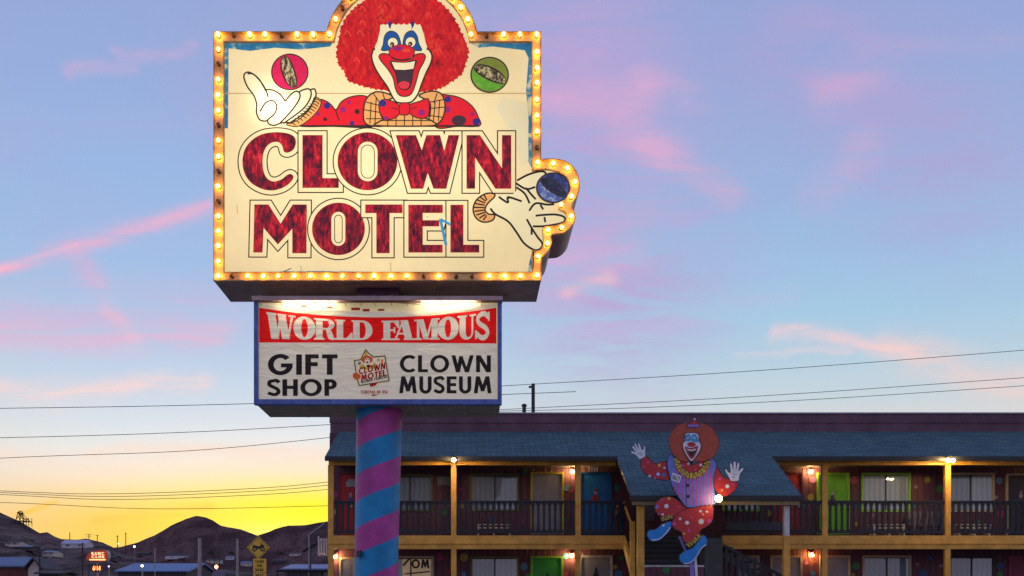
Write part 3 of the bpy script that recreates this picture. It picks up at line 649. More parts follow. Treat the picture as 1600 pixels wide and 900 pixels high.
bul += [(838.5, y, 1) for y in (84, 109, 132, 158, 183, 208)] + [(838.5, 232, 0), (840, 256, 1), (864, 257.5, 1), (886, 265, 1), (898, 286, 1), (892, 309, 1), (876, 322, 1), (892, 340, 1), (877, 357.5, 1), (856, 361, 1), (855, 382, 1), (840, 402, 1), (839, 432, 1)]
off_b = {363, 662, 713, 738}
bul += [(x, 433, 0 if x in off_b else 1) for x in (363, 388, 413, 436, 461, 486, 511, 536, 561, 585, 611, 636, 662, 686, 713, 738, 764, 788, 813)]
off_l = {102, 197, 269, 316}
bul += [(342.5, y, 0 if y in off_l else 1) for y in (80, 102, 127, 151, 175, 197, 222, 247, 269, 293, 316, 340, 363, 386, 410, 433)]
first = {}; rb = random.Random(5)
for px, py, on in bul:
    key = (0, 0) if not on else (1, rb.choice((0, 0, 0, 1, 2)))
    if key not in first:
        first[key] = (bulb_mesh(px, py, B_ONS[key[1]] if on else B_OFF).build('bulb', border, True), SP(px, py)); o = first[key][0]; o['label'] = 'lit yellow bulb' if on else 'dead dark bulb'
    else:
        o = first[key][0].copy(); COL.objects.link(o); o.parent = border; q = first[key][1]; x, z = SP(px, py)
        o.location = first[key][0].location + Vector((x - q[0], 0, z - q[1]))
    o.rotation_euler = (rb.uniform(-.12, .12), 0, rb.uniform(-.12, .12))

# pole --------------------------------------------------------------------
purp = mat('pole_purple', s(186, 64, 146), .5, var=.2, vscale=4, bump=.1, bscale=12); blue = mat('pole_blue', s(0, 138, 190), .5, var=.2, vscale=4, bump=.1, bscale=12)
mb = MB(); NS = 40; PITCH = .815
pc = lambda z: (-1.49 + .0205 * z, 15.75, z); prr = lambda z: .319 + .0075 * z
zz = lambda i, j: -1.4 + .06 + j * PITCH / 2 + PITCH * ((i / NS + .26))
vs = []; fs = []; J = 20
for j in range(J + 1):
    for q in range(2):
        pass
rows = [(j / 4) for j in range(J * 4 + 1)]
for jj in rows:
    for i in range(NS + 1):
        z = max(-.3, min(4.7, zz(i, jj))); a = 2 * math.pi * i / NS; c = pc(z); r_ = prr(z); vs.append((c[0] + r_ * math.cos(a), c[1] + r_ * math.sin(a), z))
for k in range(len(rows) - 1):
    m_ = purp if int(rows[k]) % 2 else blue
    fs = []
    for i in range(NS):
        q = (k * (NS + 1) + i, k * (NS + 1) + i + 1, (k + 1) * (NS + 1) + i + 1, (k + 1) * (NS + 1) + i)
        if max(vs[x][2] for x in q) - min(vs[x][2] for x in q) > 1e-5: fs.append(q)
    if k == 0: mb.add(vs, fs, m_)
    else:
        kk = mb.mid(m_)
        for f in fs: mb.f.append(list(f)); mb.mi.append(kk)
pole = mb.build('pole', sign, True)
mb = MB(); x, z = at(560, 865, 15.43); mb.box(x - .03, x + .03, 15.40, 15.50, z - .05, z + .05, mat('rust', (.10, .06, .05, 1), .7)); mb.build('outlet_box', sign)
# lower cabinet -------------------------------------------------------------
fblue = mat('frame_blue', (.10, .16, .46, 1), .5, var=.3, vscale=9); olive = mat('cabinet_olive', (.42, .34, .20, 1), .6, var=.25)
lav_ = mat('frame_mauve', (.42, .28, .27, 1), .35, metal=.4, var=.2)
x0, z0 = SP(397, 632); x1, z1 = SP(784, 466)
mb = MB(); mb.box(x0 + .02, x1 - .02, YS + .10, YS + 1.12, z0 + .012, z1 - .01, olive)
for xx in (-2.6, -.75, -.1): mb.box(xx, xx + .03, YS + .12, YS + 1.1, z0 + .005, z0 + .0115, brown)
low = mb.build('lower_cabinet', sign)
mb = MB(); fw = .06
mb.box(x0, x0 + fw, YS - .02, YS + .098, z0, z1 - .05, fblue); mb.box(x1 - fw, x1, YS - .02, YS + .098, z0, z1 - .05, fblue); mb.box(x0 + fw, x1 - fw, YS - .022, YS + .098, z0, z0 + .075, fblue)
for i in range(14):
    xx = x0 + .2 + i * .26; mb.box(xx, xx + .012, YS - .026, YS - .0225, z0 + .03, z0 + .042, lav_)
mb.build('frame', low)
mb = MB(); mb.box(x0 - .01, x1 + .01, YS - .12, YS - .108, z1 - .062, z1, lav_); mb.box(x0 - .01, x1 + .01, YS - .1075, YS + .098, z1 - .012, z1 - .001, lav_); mb.box(x0 - .01, x1 + .01, YS + .04, YS + .098, z1 - .052, z1 - .0125, lav_); mb.build('top_rail', low)
old = mat('old_sign_face', (.62, .58, .42, 1), .5, var=.25, vscale=2, emit=s(226, 206, 150), estr=.35)
mb = MB(); mb.box(x0 + fw + .002, x1 - fw - .002, YS + .06, YS + .097, z0 + .08, z1 - .052, old)
for px0, px1, py0, py1 in [(548, 562, 479, 483), (566, 577, 481, 485), (590, 600, 481, 484), (510, 518, 477, 480), (470, 478, 475, 478)]:
    a, b = SP(px0, py1), SP(px1, py0); mb.quad([(a[0], YS + .0575, a[1]), (b[0], YS + .0575, a[1]), (b[0], YS + .0575, b[1]), (a[0], YS + .0575, b[1])], mat('old_red', s(190, 30, 30), .5))
mb.build('old_face', low)
LEDM = bulbmat('flood_glass', (1, .84, .54, 1), 85.0)
for px in (482, 700):
    x, z = SP(px, 474)[0], z1 - .030; b = MB(); b.tube([(x - .40, YS - .06, z), (x + .40, YS - .06, z)], .008, LEDM, 8); l = b.build('lamp_tube', low)
for px in (408, 440, 464, 492, 515, 540, 564, 586, 612, 636, 690, 752):
    x, z = SP(px, 469); b = MB(); b.beam((x, YS - .126, z + .03), (x, YS + .0, z - .08), .010, .014, trim); b.build('clip', low)
b = MB()
b.tube([(SP(620, 474)[0], YS - .035, SP(620, 474)[1]), (SP(670, 477)[0], YS - .04, SP(670, 478)[1]), (SP(720, 474)[0], YS - .035, SP(720, 475)[1]), (SP(770, 468)[0], YS - .034, SP(770, 469)[1])], .006, brown, 6)
b.build('cable', low)
mb = MB()
for sx, y0 in ((.46, 0), (-.46, 0)):
    pass
mb.box(-1.40 - .32, -1.40 + .32, 15.50, 16.0, z1 - .4, SP(440, 440)[1] + .08, mat('stub_purple', (.10, .03, .07, 1), .5)); mb.build('stub_column', sign)

# banner -------------------------------------------------------------------
def vinyl(name, col, e, var=.06):
    m = bpy.data.materials.new(name); m.use_nodes = True; t = NT(m.node_tree); bs = m.node_tree.nodes['Principled BSDF']; bs.inputs['Roughness'].default_value = .6; bs.inputs['Specular IOR Level'].default_value = .2
    geo = t.n('ShaderNodeNewGeometry'); nz_ = t.noise(geo.outputs['Position'], 2.2, 4, .5, 1.2)
    mp = t.n('ShaderNodeMapping'); t.t.links.new(geo.outputs['Position'], mp.inputs[0]); mp.inputs['Scale'].default_value = (.8, 1, 3.2)
    wr = t.noise(mp.outputs[0], 1.7, 3, .5, 1.5)
    bp = t.n('ShaderNodeBump'); bp.inputs['Strength'].default_value = .5; bp.inputs['Distance'].default_value = .07; t.put(bp.inputs['Height'], wr); t.put(bs.inputs['Normal'], bp.outputs[0])
    c = t.mix(1, col, t.m('ADD', t.m('MULTIPLY', nz_, 2 * var), 1 - var), 'MULTIPLY'); t.put(bs.inputs['Base Color'], c)
    t.put(bs.inputs['Emission Color'], c); bs.inputs['Emission Strength'].default_value = e; m.cycles.emission_sampling = 'NONE'  # weak emission stands in for cabinet light coming through the vinyl
    MATS[name] = m
    return m
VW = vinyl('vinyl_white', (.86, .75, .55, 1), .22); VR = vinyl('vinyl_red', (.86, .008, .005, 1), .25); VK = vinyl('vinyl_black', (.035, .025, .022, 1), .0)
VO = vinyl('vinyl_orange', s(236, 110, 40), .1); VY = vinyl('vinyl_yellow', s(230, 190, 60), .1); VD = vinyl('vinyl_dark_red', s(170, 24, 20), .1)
banner = thing('vinyl_banner', 'white vinyl banner with red WORLD FAMOUS band hung in the blue lower sign frame', 'banner', (SP(590, 628)[0], YS + .03, SP(590, 628)[1]))
mb = MB(); NXB = 40
top = lambda px: 472 + 14 * (1 - ((px - 590) / 186) ** 2)
outl = [(404 + 372 * i / NXB, top(404 + 372 * i / NXB)) for i in range(NXB + 1)] + [(776, 624), (404, 624)]
mb.prism([P(outl)], YS + .028, YS + .034, VW); mb.build('sheet', banner)
art = Art(SP, YS + .0265, .0003)
rt = lambda px: 480 + 15 * (1 - ((px - 590) / 186) ** 2)
art.add([(404.3 + 371.4 * i / NXB, rt(404.3 + 371.4 * i / NXB)) for i in range(NXB + 1)] + [(775.7, 536), (590, 534.5), (404.3, 534.5)], VR); art.build('red_band', banner)
art = Art(SP, YS + .0255, .0003)
Z5 = lambda x: 370 + x / 3.636
ltop = lambda px: 485.5 + 15 * (1 - ((px - 590) / 180) ** 2); lbot = lambda px: 528.5 + 2.2 * (1 - ((px - 590) / 180) ** 2)
for ch, a, b in [('W', 170, 328), ('O', 326, 440), ('R', 442, 562), ('L', 560, 655), ('D', 655, 768), ('F', 826, 920), ('A', 884, 1012), ('M', 1012, 1148), ('O', 1145, 1254), ('U', 1258, 1360), ('S', 1354, 1440)]:
    if ch == 'F': art.build('lettering', banner)['label'] = 'white WORLD lettering'; art = Art(SP, YS + .0255, .0003)
    xa, xb = Z5(a - 4), Z5(b + 4)
    for loops in fat(ch):
        art.add([[(lambda X: (X, lbot(X) + p[1] * (ltop(X) - lbot(X))))(xa + p[0] * (xb - xa)) for p in lp] for lp in loops], VW)
art.build('lettering', banner)
art = Art(SP, YS + .0262, .0002)
write(art, 'GIFT', 418, 527, 553, 585, VK, .23, .13); write(art, 'SHOP', 418, 526, 592, 618, VK, .22, .12)
art.build('lettering', banner)['label'] = 'black GIFT SHOP lettering'; art = Art(SP, YS + .0262, .0002)
write(art, 'CLOWN', 624.5, 767, 554.5, 581, VK, .21, .12); write(art, 'MUSEUM', 623.5, 768, 587.5, 614, VK, .21, .14)
art.build('lettering', banner)
# little emblem in the middle of the banner
art = Art(SP, YS + .0262, .0002)
EZ = lambda x, y: (540 + x / 10, 540 + y / 10)
emb = [(205, 628), (165, 500), (125, 225), (232, 205), (262, 130), (312, 45), (365, 110), (440, 165), (618, 145), (688, 550)]
art.add([EZ(*p) for p in emb], VK); art.add([EZ(*p) for p in offset(emb, -17)], VW)
for a, b in zip(emb, emb[1:] + emb[:1]):
    k = max(2, int(math.hypot(a[0] - b[0], a[1] - b[1]) / 26))
    for i in range(k): art.add([EZ(a[0] + (b[0] - a[0]) * (i + .5) / k * 1.0 + q[0] * .985, a[1] + (b[1] - a[1]) * (i + .5) / k + q[1]) for q in ((-6, -6), (6, -6), (6, 6), (-6, 6))], VY)
hd = lambda x, y, r, m, ry=None: art.add([EZ(*p) for p in ell(x, y, r, ry or r, 18)], m)
art.add([EZ(*p) for p in [(285, 165), (312, 75), (352, 150)]], VY); hd(335, 215, 92, VO, 62); hd(338, 240, 40, VW, 48); hd(338, 258, 18, VD, 16); hd(325, 215, 8, VK); hd(350, 213, 8, VK); hd(355, 318, 30, VK, 24); hd(215, 272, 24, VK); hd(215, 272, 12, VW, 7)
art.add([EZ(*p) for p in spline([(215, 340), (270, 290), (330, 345), (400, 300), (460, 265), (470, 300), (420, 350), (300, 370)])], VY); hd(512, 220, 24, VY, 26); hd(570, 245, 14, VO, 40); art.add([EZ(*p) for p in spline([(110, 470), (130, 425), (190, 430), (235, 480), (200, 525), (140, 520)])], VO)
rotm = lambda u, v: EZ(200 + u * 420 + v * 40, 0) if False else None
def tilt(u, v): return EZ(u, v - (u - 200) * .22)
write(art, 'CLOWN', 205, 620, 330, 432, VD, .24, .1, lambda u, v: tilt(u, v + 20)); write(art, 'MOTEL', 240, 630, 460, 555, VD, .24, .1, lambda u, v: tilt(u, v + 5))
write(art, 'WORLD FAMOUS', 238, 655, 558, 600, VK, .26, .14, lambda u, v: tilt(u, v * 1.0))
art.add([EZ(*p) for p in [(372, 600), (500, 575), (470, 620), (392, 645)]], VD)
write(art, 'TONOPAH', 236, 462, 700, 750, VD, .24, .14, lambda u, v: EZ(u, v)); write(art, 'NV', 490, 548, 700, 750, VD, .24, .14, lambda u, v: EZ(u, v)); write(art, 'USA', 572, 656, 700, 750, VD, .24, .14, lambda u, v: EZ(u, v))
art.add([EZ(*p) for p in [(410, 765), (515, 765), (440, 790), (408, 782)]], VD)
art.build('emblem', banner)
# ------------------------------------------------------------------ the motel building
GZ = .8
YP, YW = 32.6, 34.3
XL, XR = atx(514, YP), 27.0
motel = thing('motel_building', 'two storey maroon motel with yellow posts, shingle roof and polka dot walls', 'motel', ((XL + XR) / 2, 37, GZ))

def siding():
    m = bpy.data.materials.new('maroon_siding'); m.use_nodes = True; t = NT(m.node_tree); bs = m.node_tree.nodes['Principled BSDF']
    geo = t.n('ShaderNodeNewGeometry'); sp = t.n('ShaderNodeSeparateXYZ'); t.t.links.new(geo.outputs['Position'], sp.inputs[0])
    fr = t.m('FRACT', t.m('MULTIPLY', t.m('ADD', sp.outputs[0], sp.outputs[1]), 4.9)); gr = t.m('SUBTRACT', 1, t.sstep(t.m('ABSOLUTE', t.m('SUBTRACT', fr, .5)), .0, .08))
    nz_ = t.noise(geo.outputs['Position'], 5, 5, .6)
    c = t.mix(nz_, (.105, .032, .048, 1), (.18, .055, .078, 1)); c = t.mix(t.m('MULTIPLY', gr, .7), c, (.02, .008, .012, 1)); t.put(bs.inputs['Base Color'], c); bs.inputs['Roughness'].default_value = .6
    bp = t.n('ShaderNodeBump'); bp.inputs['Distance'].default_value = .02; bp.inputs['Strength'].default_value = .8; t.put(bp.inputs['Height'], t.m('SUBTRACT', 1, gr)); t.put(bs.inputs['Normal'], bp.outputs[0])
    return m
def shingle():
    m = bpy.data.materials.new('blue_shingle'); m.use_nodes = True; t = NT(m.node_tree); bs = m.node_tree.nodes['Principled BSDF']
    geo = t.n('ShaderNodeNewGeometry'); mp = t.n('ShaderNodeMapping'); t.t.links.new(geo.outputs['Position'], mp.inputs[0]); mp.inputs['Rotation'].default_value = (R(0), 0, 0)
    br = t.n('ShaderNodeTexBrick'); t.t.links.new(mp.outputs[0], br.inputs['Vector'])
    br.inputs['Scale'].default_value = 1; br.inputs['Brick Width'].default_value = .42; br.inputs['Row Height'].default_value = .125; br.inputs['Mortar Size'].default_value = .014; br.inputs['Bias'].default_value = -.1
    br.inputs['Color1'].default_value = (.060, .128, .142, 1); br.inputs['Color2'].default_value = (.100, .178, .190, 1); br.inputs['Mortar'].default_value = (.030, .068, .078, 1)
    nz_ = t.noise(geo.outputs['Position'], 1.3, 5, .6); c = t.mix(1, br.outputs['Color'], t.m('ADD', t.m('MULTIPLY', nz_, .7), .65), 'MULTIPLY'); t.put(bs.inputs['Base Color'], c); bs.inputs['Roughness'].default_value = .85
    bp = t.n('ShaderNodeBump'); bp.inputs['Distance'].default_value = .03; bp.inputs['Strength'].default_value = .7; bp.invert = True; t.put(bp.inputs['Height'], br.outputs['Fac']); t.put(bs.inputs['Normal'], bp.outputs[0])
    return m
SID, SHG = siding(), shingle()
YEL = mat('beam_yellow', (.78, .38, .055, 1), .55, var=.22, vscale=3, bump=.15); PPL = mat('parapet_purple', (.140, .058, .090, 1), .6, var=.3, vscale=1.5)
CAP = mat('parapet_cap', (.42, .38, .46, 1), .4); BLKP = mat('black_trim', (.018, .018, .022, 1), .5, var=.2); NAVY = mat('railing_navy', (.012, .013, .022, 1), .5, var=.2)
GREY = mat('stair_grey', (.055, .06, .07, 1), .7, var=.25, vscale=4); WHT = mat('trim_white', (.62, .60, .58, 1), .5); DECK = mat('deck_soffit', (.12, .085, .065, 1), .8)
DOTC = {'b': s(92, 150, 190), 'n': s(50, 90, 150), 'g': s(70, 150, 70), 'y': s(196, 180, 50), 'm': s(196, 60, 120), 'p': s(214, 120, 170), 't': s(60, 130, 140), 'r': s(180, 50, 50), 'l': s(180, 150, 190), 'd': s(80, 70, 90), 'w': s(200, 190, 190)}
DOT = {k: mat('dot_' + n_, tuple(v * .72 for v in c[:3]) + (1,), .5, var=.2, vscale=9) for (k, c), n_ in zip(DOTC.items(), ['sky', 'navy', 'green', 'yellow', 'magenta', 'pink', 'teal', 'red', 'lilac', 'slate', 'white'])}
# walls with the painted dots
dots_u = [(820, 737, 5, 'g'), (885, 763, 4.5, 'b'), (815, 761, 3, 'd'), (893, 767, 3, 'r'), (961, 748, 3, 'r'), (964, 762, 5, 't'), (1270, 750, 5, 'p'), (1267, 777, 5.5, 'y'), (1258, 790, 3, 't'), (1334, 750, 6, 'm'), (1340, 774, 3, 'd'), (1336, 790, 5, 'n'), (1337, 819, 3, 'y'),
          (1449, 750, 5, 'y'), (1431, 761, 2.5, 'l'), (1468, 764, 6, 'g'), (1363, 805, 3.5, 'p'), (1459, 787, 3, 'p'), (1430, 790, 3.5, 't'), (1561, 751, 5, 'b'), (1556, 777, 3, 'l'), (1563, 803, 6, 'm'), (1526, 815, 4, 'g'), (522, 760, 4, 'd'), (525, 773, 4, 'm'), (523, 800, 4, 'y'), (693, 800, 5, 'g'), (700, 790, 3, 'b'), (720, 765, 3, 'm'), (765, 812, 4, 'n'), (722, 790, 4, 'y'), (775, 822, 3, 'r'), (815, 815, 5, 'm'), (884, 812, 4, 'g'), (962, 800, 4, 'y'), (1200, 802, 5, 'y'), (1180, 815, 3, 'b'), (1150, 790, 4, 'g'), (1020, 800, 4, 'w')]
dots_l = [(687, 871, 6, 'm'), (725, 871, 6.5, 'y'), (725, 897, 4, 'b'), (819, 885, 6, 'b'), (825, 899, 4, 'g'), (884, 869, 5, 'b'), (884, 897, 4, 'm'), (969, 872, 4.5, 'g'), (961, 886, 3.5, 'y'), (966, 897, 6.5, 'b'), (1192, 870, 5, 'd'), (1337, 884, 6, 'g'), (1333, 898, 2.5, 'y'), (1452, 871, 4.5, 'n'), (1433, 882, 2.8, 'p'), (1441, 896, 6.5, 'n'), (1470, 884, 2.5, 'l'), (1563, 884, 6, 'n'), (1562, 897, 4.5, 'g'), (1270, 896, 4.5, 'b'), (700, 893, 3, 'r'), (1260, 880, 3, 'p'), (1345, 870, 2.5, 'd')]
def dots(mb, lst):
    for px, py, r_, k in lst:
        x, z = at(px, py, YW); mb.prism([ell(x, z, r_ * YW / F, r_ * YW / F, 20)], YW - .012, YW - .002, DOT[k], back=False)
mb = MB(); mb.box(atx(515, YW), XR, YW, 45, 3.62, 7.15, SID); dots(mb, dots_u); mb.build('upper_wall', motel)
mb = MB(); mb.box(atx(515, YW), XR, YW, 45, GZ - .3, 3.62, SID); dots(mb, dots_l); mb.build('lower_wall', motel)
mb = MB(); mb.box(atx(516, 34.4), XR, 34.38, 45.0, 7.155, atz(647, 34.4), PPL); mb.box(atx(516, 34.4) - .05, XR, 34.30, 45.05, atz(647, 34.4) + .001, atz(645, 34.4), CAP); mb.box(atx(516, 34.4) - .02, XR, 34.35, 34.379, atz(661, 34.4), atz(646.5, 34.4), PPL); mb.build('parapet', motel)
# roof: one plane, reaching out over the stair landing
YE, ZE = 32.2, 6.07; YT, ZT = 34.34, 7.20; sl = (ZT - ZE) / (YT - YE); YO = 29.3; ZO = ZE - sl * (YE - YO)
rx0, rx1, px0_, px1_ = atx(508, YE), XR, 4.59, 9.48
pl = [(rx0, YE), (px0_, YE), (px0_, YO), (px1_, YO), (px1_, YE), (rx1, YE), (rx1, YT), (rx0 + .15, YT)]
zpl = lambda y: ZE + sl * (y - YE)
mb = MB(); tris = tessellate_polygon([[Vector((a, b, 0)) for a, b in pl]])
vs = [(a, b, zpl(b)) for a, b in pl] + [(a, b, zpl(b) - .10) for a, b in pl]; n = len(pl)
tt = [t if (Vector(vs[t[1]]) - Vector(vs[t[0]])).cross(Vector(vs[t[2]]) - Vector(vs[t[0]])).z > 0 else t[::-1] for t in tris]
mb.add(vs, tt, SHG); mb.add(vs, [tuple(i + n for i in t[::-1]) for t in tt] + [(i, i + n, (i + 1) % n + n, (i + 1) % n) for i in range(n)], BLKP)
roof = mb.build('roof', motel)
mb = MB()   # black gutters along the eaves
for a, b, y, z in ((rx0, px0_ + .02, YE, ZE), (px1_ - .02, rx1, YE, ZE), (px0_ - .03, px1_ + .03, YO, ZO)): mb.box(a, b, y - .09, y - .003, z - .15, z - .012, BLKP)
mb.build('gutter', roof)
mb = MB(); mb.box(px0_ + .05, px1_ - .05, YO + .02, YO + .12, ZO - .27, ZO - .16, mat('porch_fascia', (.34, .24, .11, 1), .6)); mb.build('porch_beam', motel)
mb = MB(); mb.box(rx0 + .2, XR, YE + .06, YW - .003, 5.986, 6.03, DECK); mb.build('soffit', motel)
mb = MB(); zt, zb = atz(719.5, YP), atz(727, YP); mb.box(XL, 4.62, YP - .08, YP + .08, zb, zt, YEL); mb.box(9.4, XR, YP - .08, YP + .08, zb, zt, YEL); mb.build('eave_beam', motel)
# gallery deck
ZD = atz(837, YP); ZB = atz(858, YP); XS0, XS1 = atx(976, YP), atx(1128, YP)
mb = MB(); mb.box(XL + .04, XS0, YP + .03, YW - .003, ZD - .16, ZD - .01, DECK); mb.box(XS1, XR, YP + .03, YW - .003, ZD - .16, ZD - .01, DECK); mb.box(XS0 + .002, XS1 - .002, YP + .2, YW - .003, ZD - .16, ZD - .02, GREY); mb.build('deck', motel)
mb = MB(); zm = atz(850, YP)
for a, b in ((XL - .02, XS0), (XS1, XR)): mb.box(a, b, YP - .10, YP + .028, zm, ZD, YEL); mb.box(a, b, YP - .06, YP + .028, ZB, zm - .006, YEL)
mb.build('deck_beam', motel)
# posts
pw = .085
for px, up, lo in [(517, 1, 1), (709, 1, 1), (903, 1, 1), (1288, 1, 1), (1480, 1, 1), (1673, 1, 1), (1866, 1, 1)]:
    x = atx(px, YP); b = MB()
    if up: b.box(x - pw, x + pw, YP - .07, YP + .07, ZD + .002, zb - .002, YEL)
    if lo: b.box(x - pw, x + pw, YP - .05, YP + .07, GZ - .1, ZB - .002, YEL)
    b.build('post', motel)
b = MB(); x = atx(1001, 29.5); b.box(x - .1, x + .1, 29.45, 29.62, GZ - .1, ZO - .28, YEL); b.build('post', motel)
b = MB(); x = atx(1228, 29.6); b.box(x - .075, x + .075, 29.5, 29.65, atz(838, 29.6), ZO - .28, WHT); b.box(x - .09, x + .09, 29.49, 29.66, GZ - .1, atz(838, 29.6) - .002, YEL); b.build('post', motel)
# railings: a bay per post gap
def baluster(mb, x, z0, z1, y):
    h = z1 - z0; P_ = [(0, .085), (.05, .075), (.10, .040), (.14, .036), (.60, .034), (.72, .036), (.76, .052), (.80, .036), (.86, .04), (.93, .066), (1, .088)]
    pts = [(x + w, z0 + h * t) for t, w in P_] + [(x - w, z0 + h * t) for t, w in P_[::-1]]
    mb.prism([pts], y - .02, y + .02, NAVY)
def railing(xa, xb, y=YP):
    zt_, zb_ = atz(782.5, YP), atz(831, YP)
    b = MB(); b.box(xa, xb, y - .05, y + .05, zt_ - .05, zt_, NAVY); b.box(xa, xb, y - .03, y + .03, zb_ - .05, zb_, NAVY); r_ = b.build('railing', motel)
    b = MB(); n_ = max(1, int(round((xb - xa) / .183)))
    for i in range(n_): baluster(b, xa + (i + .5) * (xb - xa) / n_, zb_ + .002, zt_ - .052, y)
    b.build('balusters', r_)
posts = [atx(p, YP) for p in (517, 709, 903)]
for a, b_ in zip(posts[:-1], posts[1:]): railing(a + pw + .01, b_ - pw - .01)
railing(posts[2] + pw + .01, XS0 - .05)
pr = [XS1 + .05] + [atx(p, YP) for p in (1288, 1480, 1673, 1866)]
for i, (a, b_) in enumerate(zip(pr[:-1], pr[1:])): railing(a + (pw + .01 if i else .0), b_ - pw - .01)
mb = MB(); mb.box(XS1 + .1, atx(1236, YP), YP - .1, YP - .06, atz(829, YP), atz(816, YP), GREY); mb.build('rail_board', motel)
# side rail at the end of the gallery by the stair
mb = MB(); mb.box(XS0 - .03, XS0 + .03, YP + .1, YW - .05, atz(783, YP) - .05, atz(783, YP), YEL)
for i in range(7): mb.box(XS0 - .02, XS0 + .02, YP + .2 + i * .2, YP + .28 + i * .2, ZD, atz(783, YP) - .052, NAVY)
mb.build('end_railing', motel)
# stair
st = MB(); yl0, yl1 = 30.3, 31.0; zl = atz(883, yl0); xa, xb = atx(1004, yl0), atx(1100, yl0)
st.box(xa, xb, yl0, yl1, GZ - .1, zl - .06, SID); st.box(xa, xb, yl0 - .03, yl1, zl - .058, zl, WHT)
x, z = at(1041, 891, yl0); st.prism([ell(x, z, .115, .115, 20)], yl0 - .012, yl0 - .002, DOT['g'], back=False)
stair = st.build('stair_landing', motel)
st = MB(); nst = 6
for i in range(nst):
    z_ = zl + (ZD - zl) * (i + 1) / nst; y_ = yl1 + (YP + .2 - yl1) * i / nst
    st.box(xa, xb, y_ - .03, y_ + .33, z_ - .05, z_, GREY); st.box(xa + .02, xb - .02, y_ + .02, y_ + .04, z_ - (ZD - zl) / nst - .0, z_ - .052, BLKP)
st.build('upper_flight', motel)
st = MB(); st.box(atx(1101, 30.3), atx(1129, 30.3), 30.3, 31.6, GZ - .1, atz(841, 30.3), GREY); st.build('stair_wall', motel)
# flight going down to the right, with its railing
xa2, za2 = at(1130, 852, 30.4); xb2, zb2 = at(1262, 921, 30.4)
st = MB()
for i in range(9):
    t = i / 9; x_ = xa2 + (xb2 - xa2) * t; z_ = zl + .9 - 1.9 * t - .35; st.box(x_, x_ + (xb2 - xa2) / 9 + .03, 30.45, 31.6, z_ - .05, z_, GREY)
st.beam((xa2, 30.43, zl + .35), (xb2, 30.43, zl - 1.35), .04, .22, GREY); st.build('lower_flight', motel)
st = MB(); st.beam((xa2, 30.38, za2), (xb2, 30.38, zb2), .06, .07, NAVY); hr = st.build('stair_handrail', motel)
st = MB()
for i in range(15):
    t = (i + .5) / 15; x_ = xa2 + (xb2 - xa2) * t; z_ = za2 + (zb2 - za2) * t - .04; st.box(x_ - .035, x_ + .035, 30.36, 30.40, z_ - .95, z_, NAVY)
st.build('balusters', hr)
st = MB(); x = atx(988, 30.4); st.box(x - .07, x + .07, 30.33, 30.47, GZ - .1, atz(815, 30.4), YEL); st.beam((XS0 - .03, YP - .12, ZD - .2), (x - .02, 30.5, zl - .1), .08, .34, YEL); st.beam((XS0, YP - .12, ZD + .9), (x, 30.42, atz(822, 30.4)), .05, .07, YEL); st.build('stair_newel', motel)
# doors and windows
def sh(n_, c, **k): return mat(n_, c, .5, var=.14, vscale=4, **k)
D_RED, D_BLU, D_LIM, D_GRN, D_GRY, D_PNK, D_DRK = sh('door_red', s(170, 30, 34)), sh('door_blue', s(16, 110, 190)), sh('door_lime', s(110, 190, 20)), sh('door_green', s(40, 160, 40)), sh('door_grey', s(140, 140, 150)), sh('door_plum', s(130, 40, 70)), sh('door_charcoal', s(62, 56, 66))
F_LIM, F_CRM, F_YEL, F_OLV, F_BLU = sh('frame_lime', s(140, 200, 40)), sh('frame_cream', s(196, 176, 140)), sh('frame_yellow', s(200, 180, 40)), sh('frame_olive', s(110, 110, 50)), sh('frame_sky', s(70, 130, 160))
BRASS = mat('knob_metal', (.5, .45, .4, 1), .3, metal=.9)
def door(px0, px1, py0, py1, dm, fm, fw_=5, deco=None, mats=None):
    Y = YW; x0, z1 = at(px0, py0, Y); x1, z0 = at(px1, py1, Y); w = fw_ * Y / F
    b = MB(); b.box(x0 + w, x1 - w, Y - .03, Y - .004, z0, z1 - w, dm)
    for a, c in ((.12, .46), (.56, .92)):   # raised panels
        hh = z1 - w - z0; b.box(x0 + w + .10, x1 - w - .10, Y - .036, Y - .031, z0 + hh * a, z0 + hh * c, dm)
    d = b.build('door', motel)
    b = MB(); b.box(x0, x0 + w - .002, Y - .06, Y - .003, z0, z1, fm); b.box(x1 - w + .002, x1, Y - .06, Y - .003, z0, z1, fm); b.box(x0 + w - .001, x1 - w + .001, Y - .058, Y - .003, z1 - w + .002, z1, fm); b.build('door_frame', d)
    b = MB(); b.lathe((x1 - w - .09, Y - .037, z0 + .95), [(.012, 0), (.012, .03), (.035, .04), (.03, .07), (.005, .075)], BRASS, 10, 'y'); b.build('knob', d)
    if deco:   # little hanging jester plaque: head, hat, body
        cx, cz = at(deco[0], deco[1], Y); b = MB(); k = deco[2] * Y / F; c1, c2, c3 = mats
        b.prism([ell(cx, cz, .32 * k, .36 * k, 16)], Y - .05, Y - .038, c1); b.prism([[(cx - .3 * k, cz + .25 * k), (cx + .3 * k, cz + .25 * k), (cx + .05 * k, cz + 1.0 * k)]], Y - .054, Y - .04, c2)
        b.prism([spline([(cx, cz - .2 * k), (cx + .5 * k, cz - .6 * k), (cx + .42 * k, cz - 1.5 * k), (cx - .42 * k, cz - 1.5 * k), (cx - .5 * k, cz - .6 * k)])], Y - .048, Y - .037, c3); b.build('door_plaque', d)
    return d
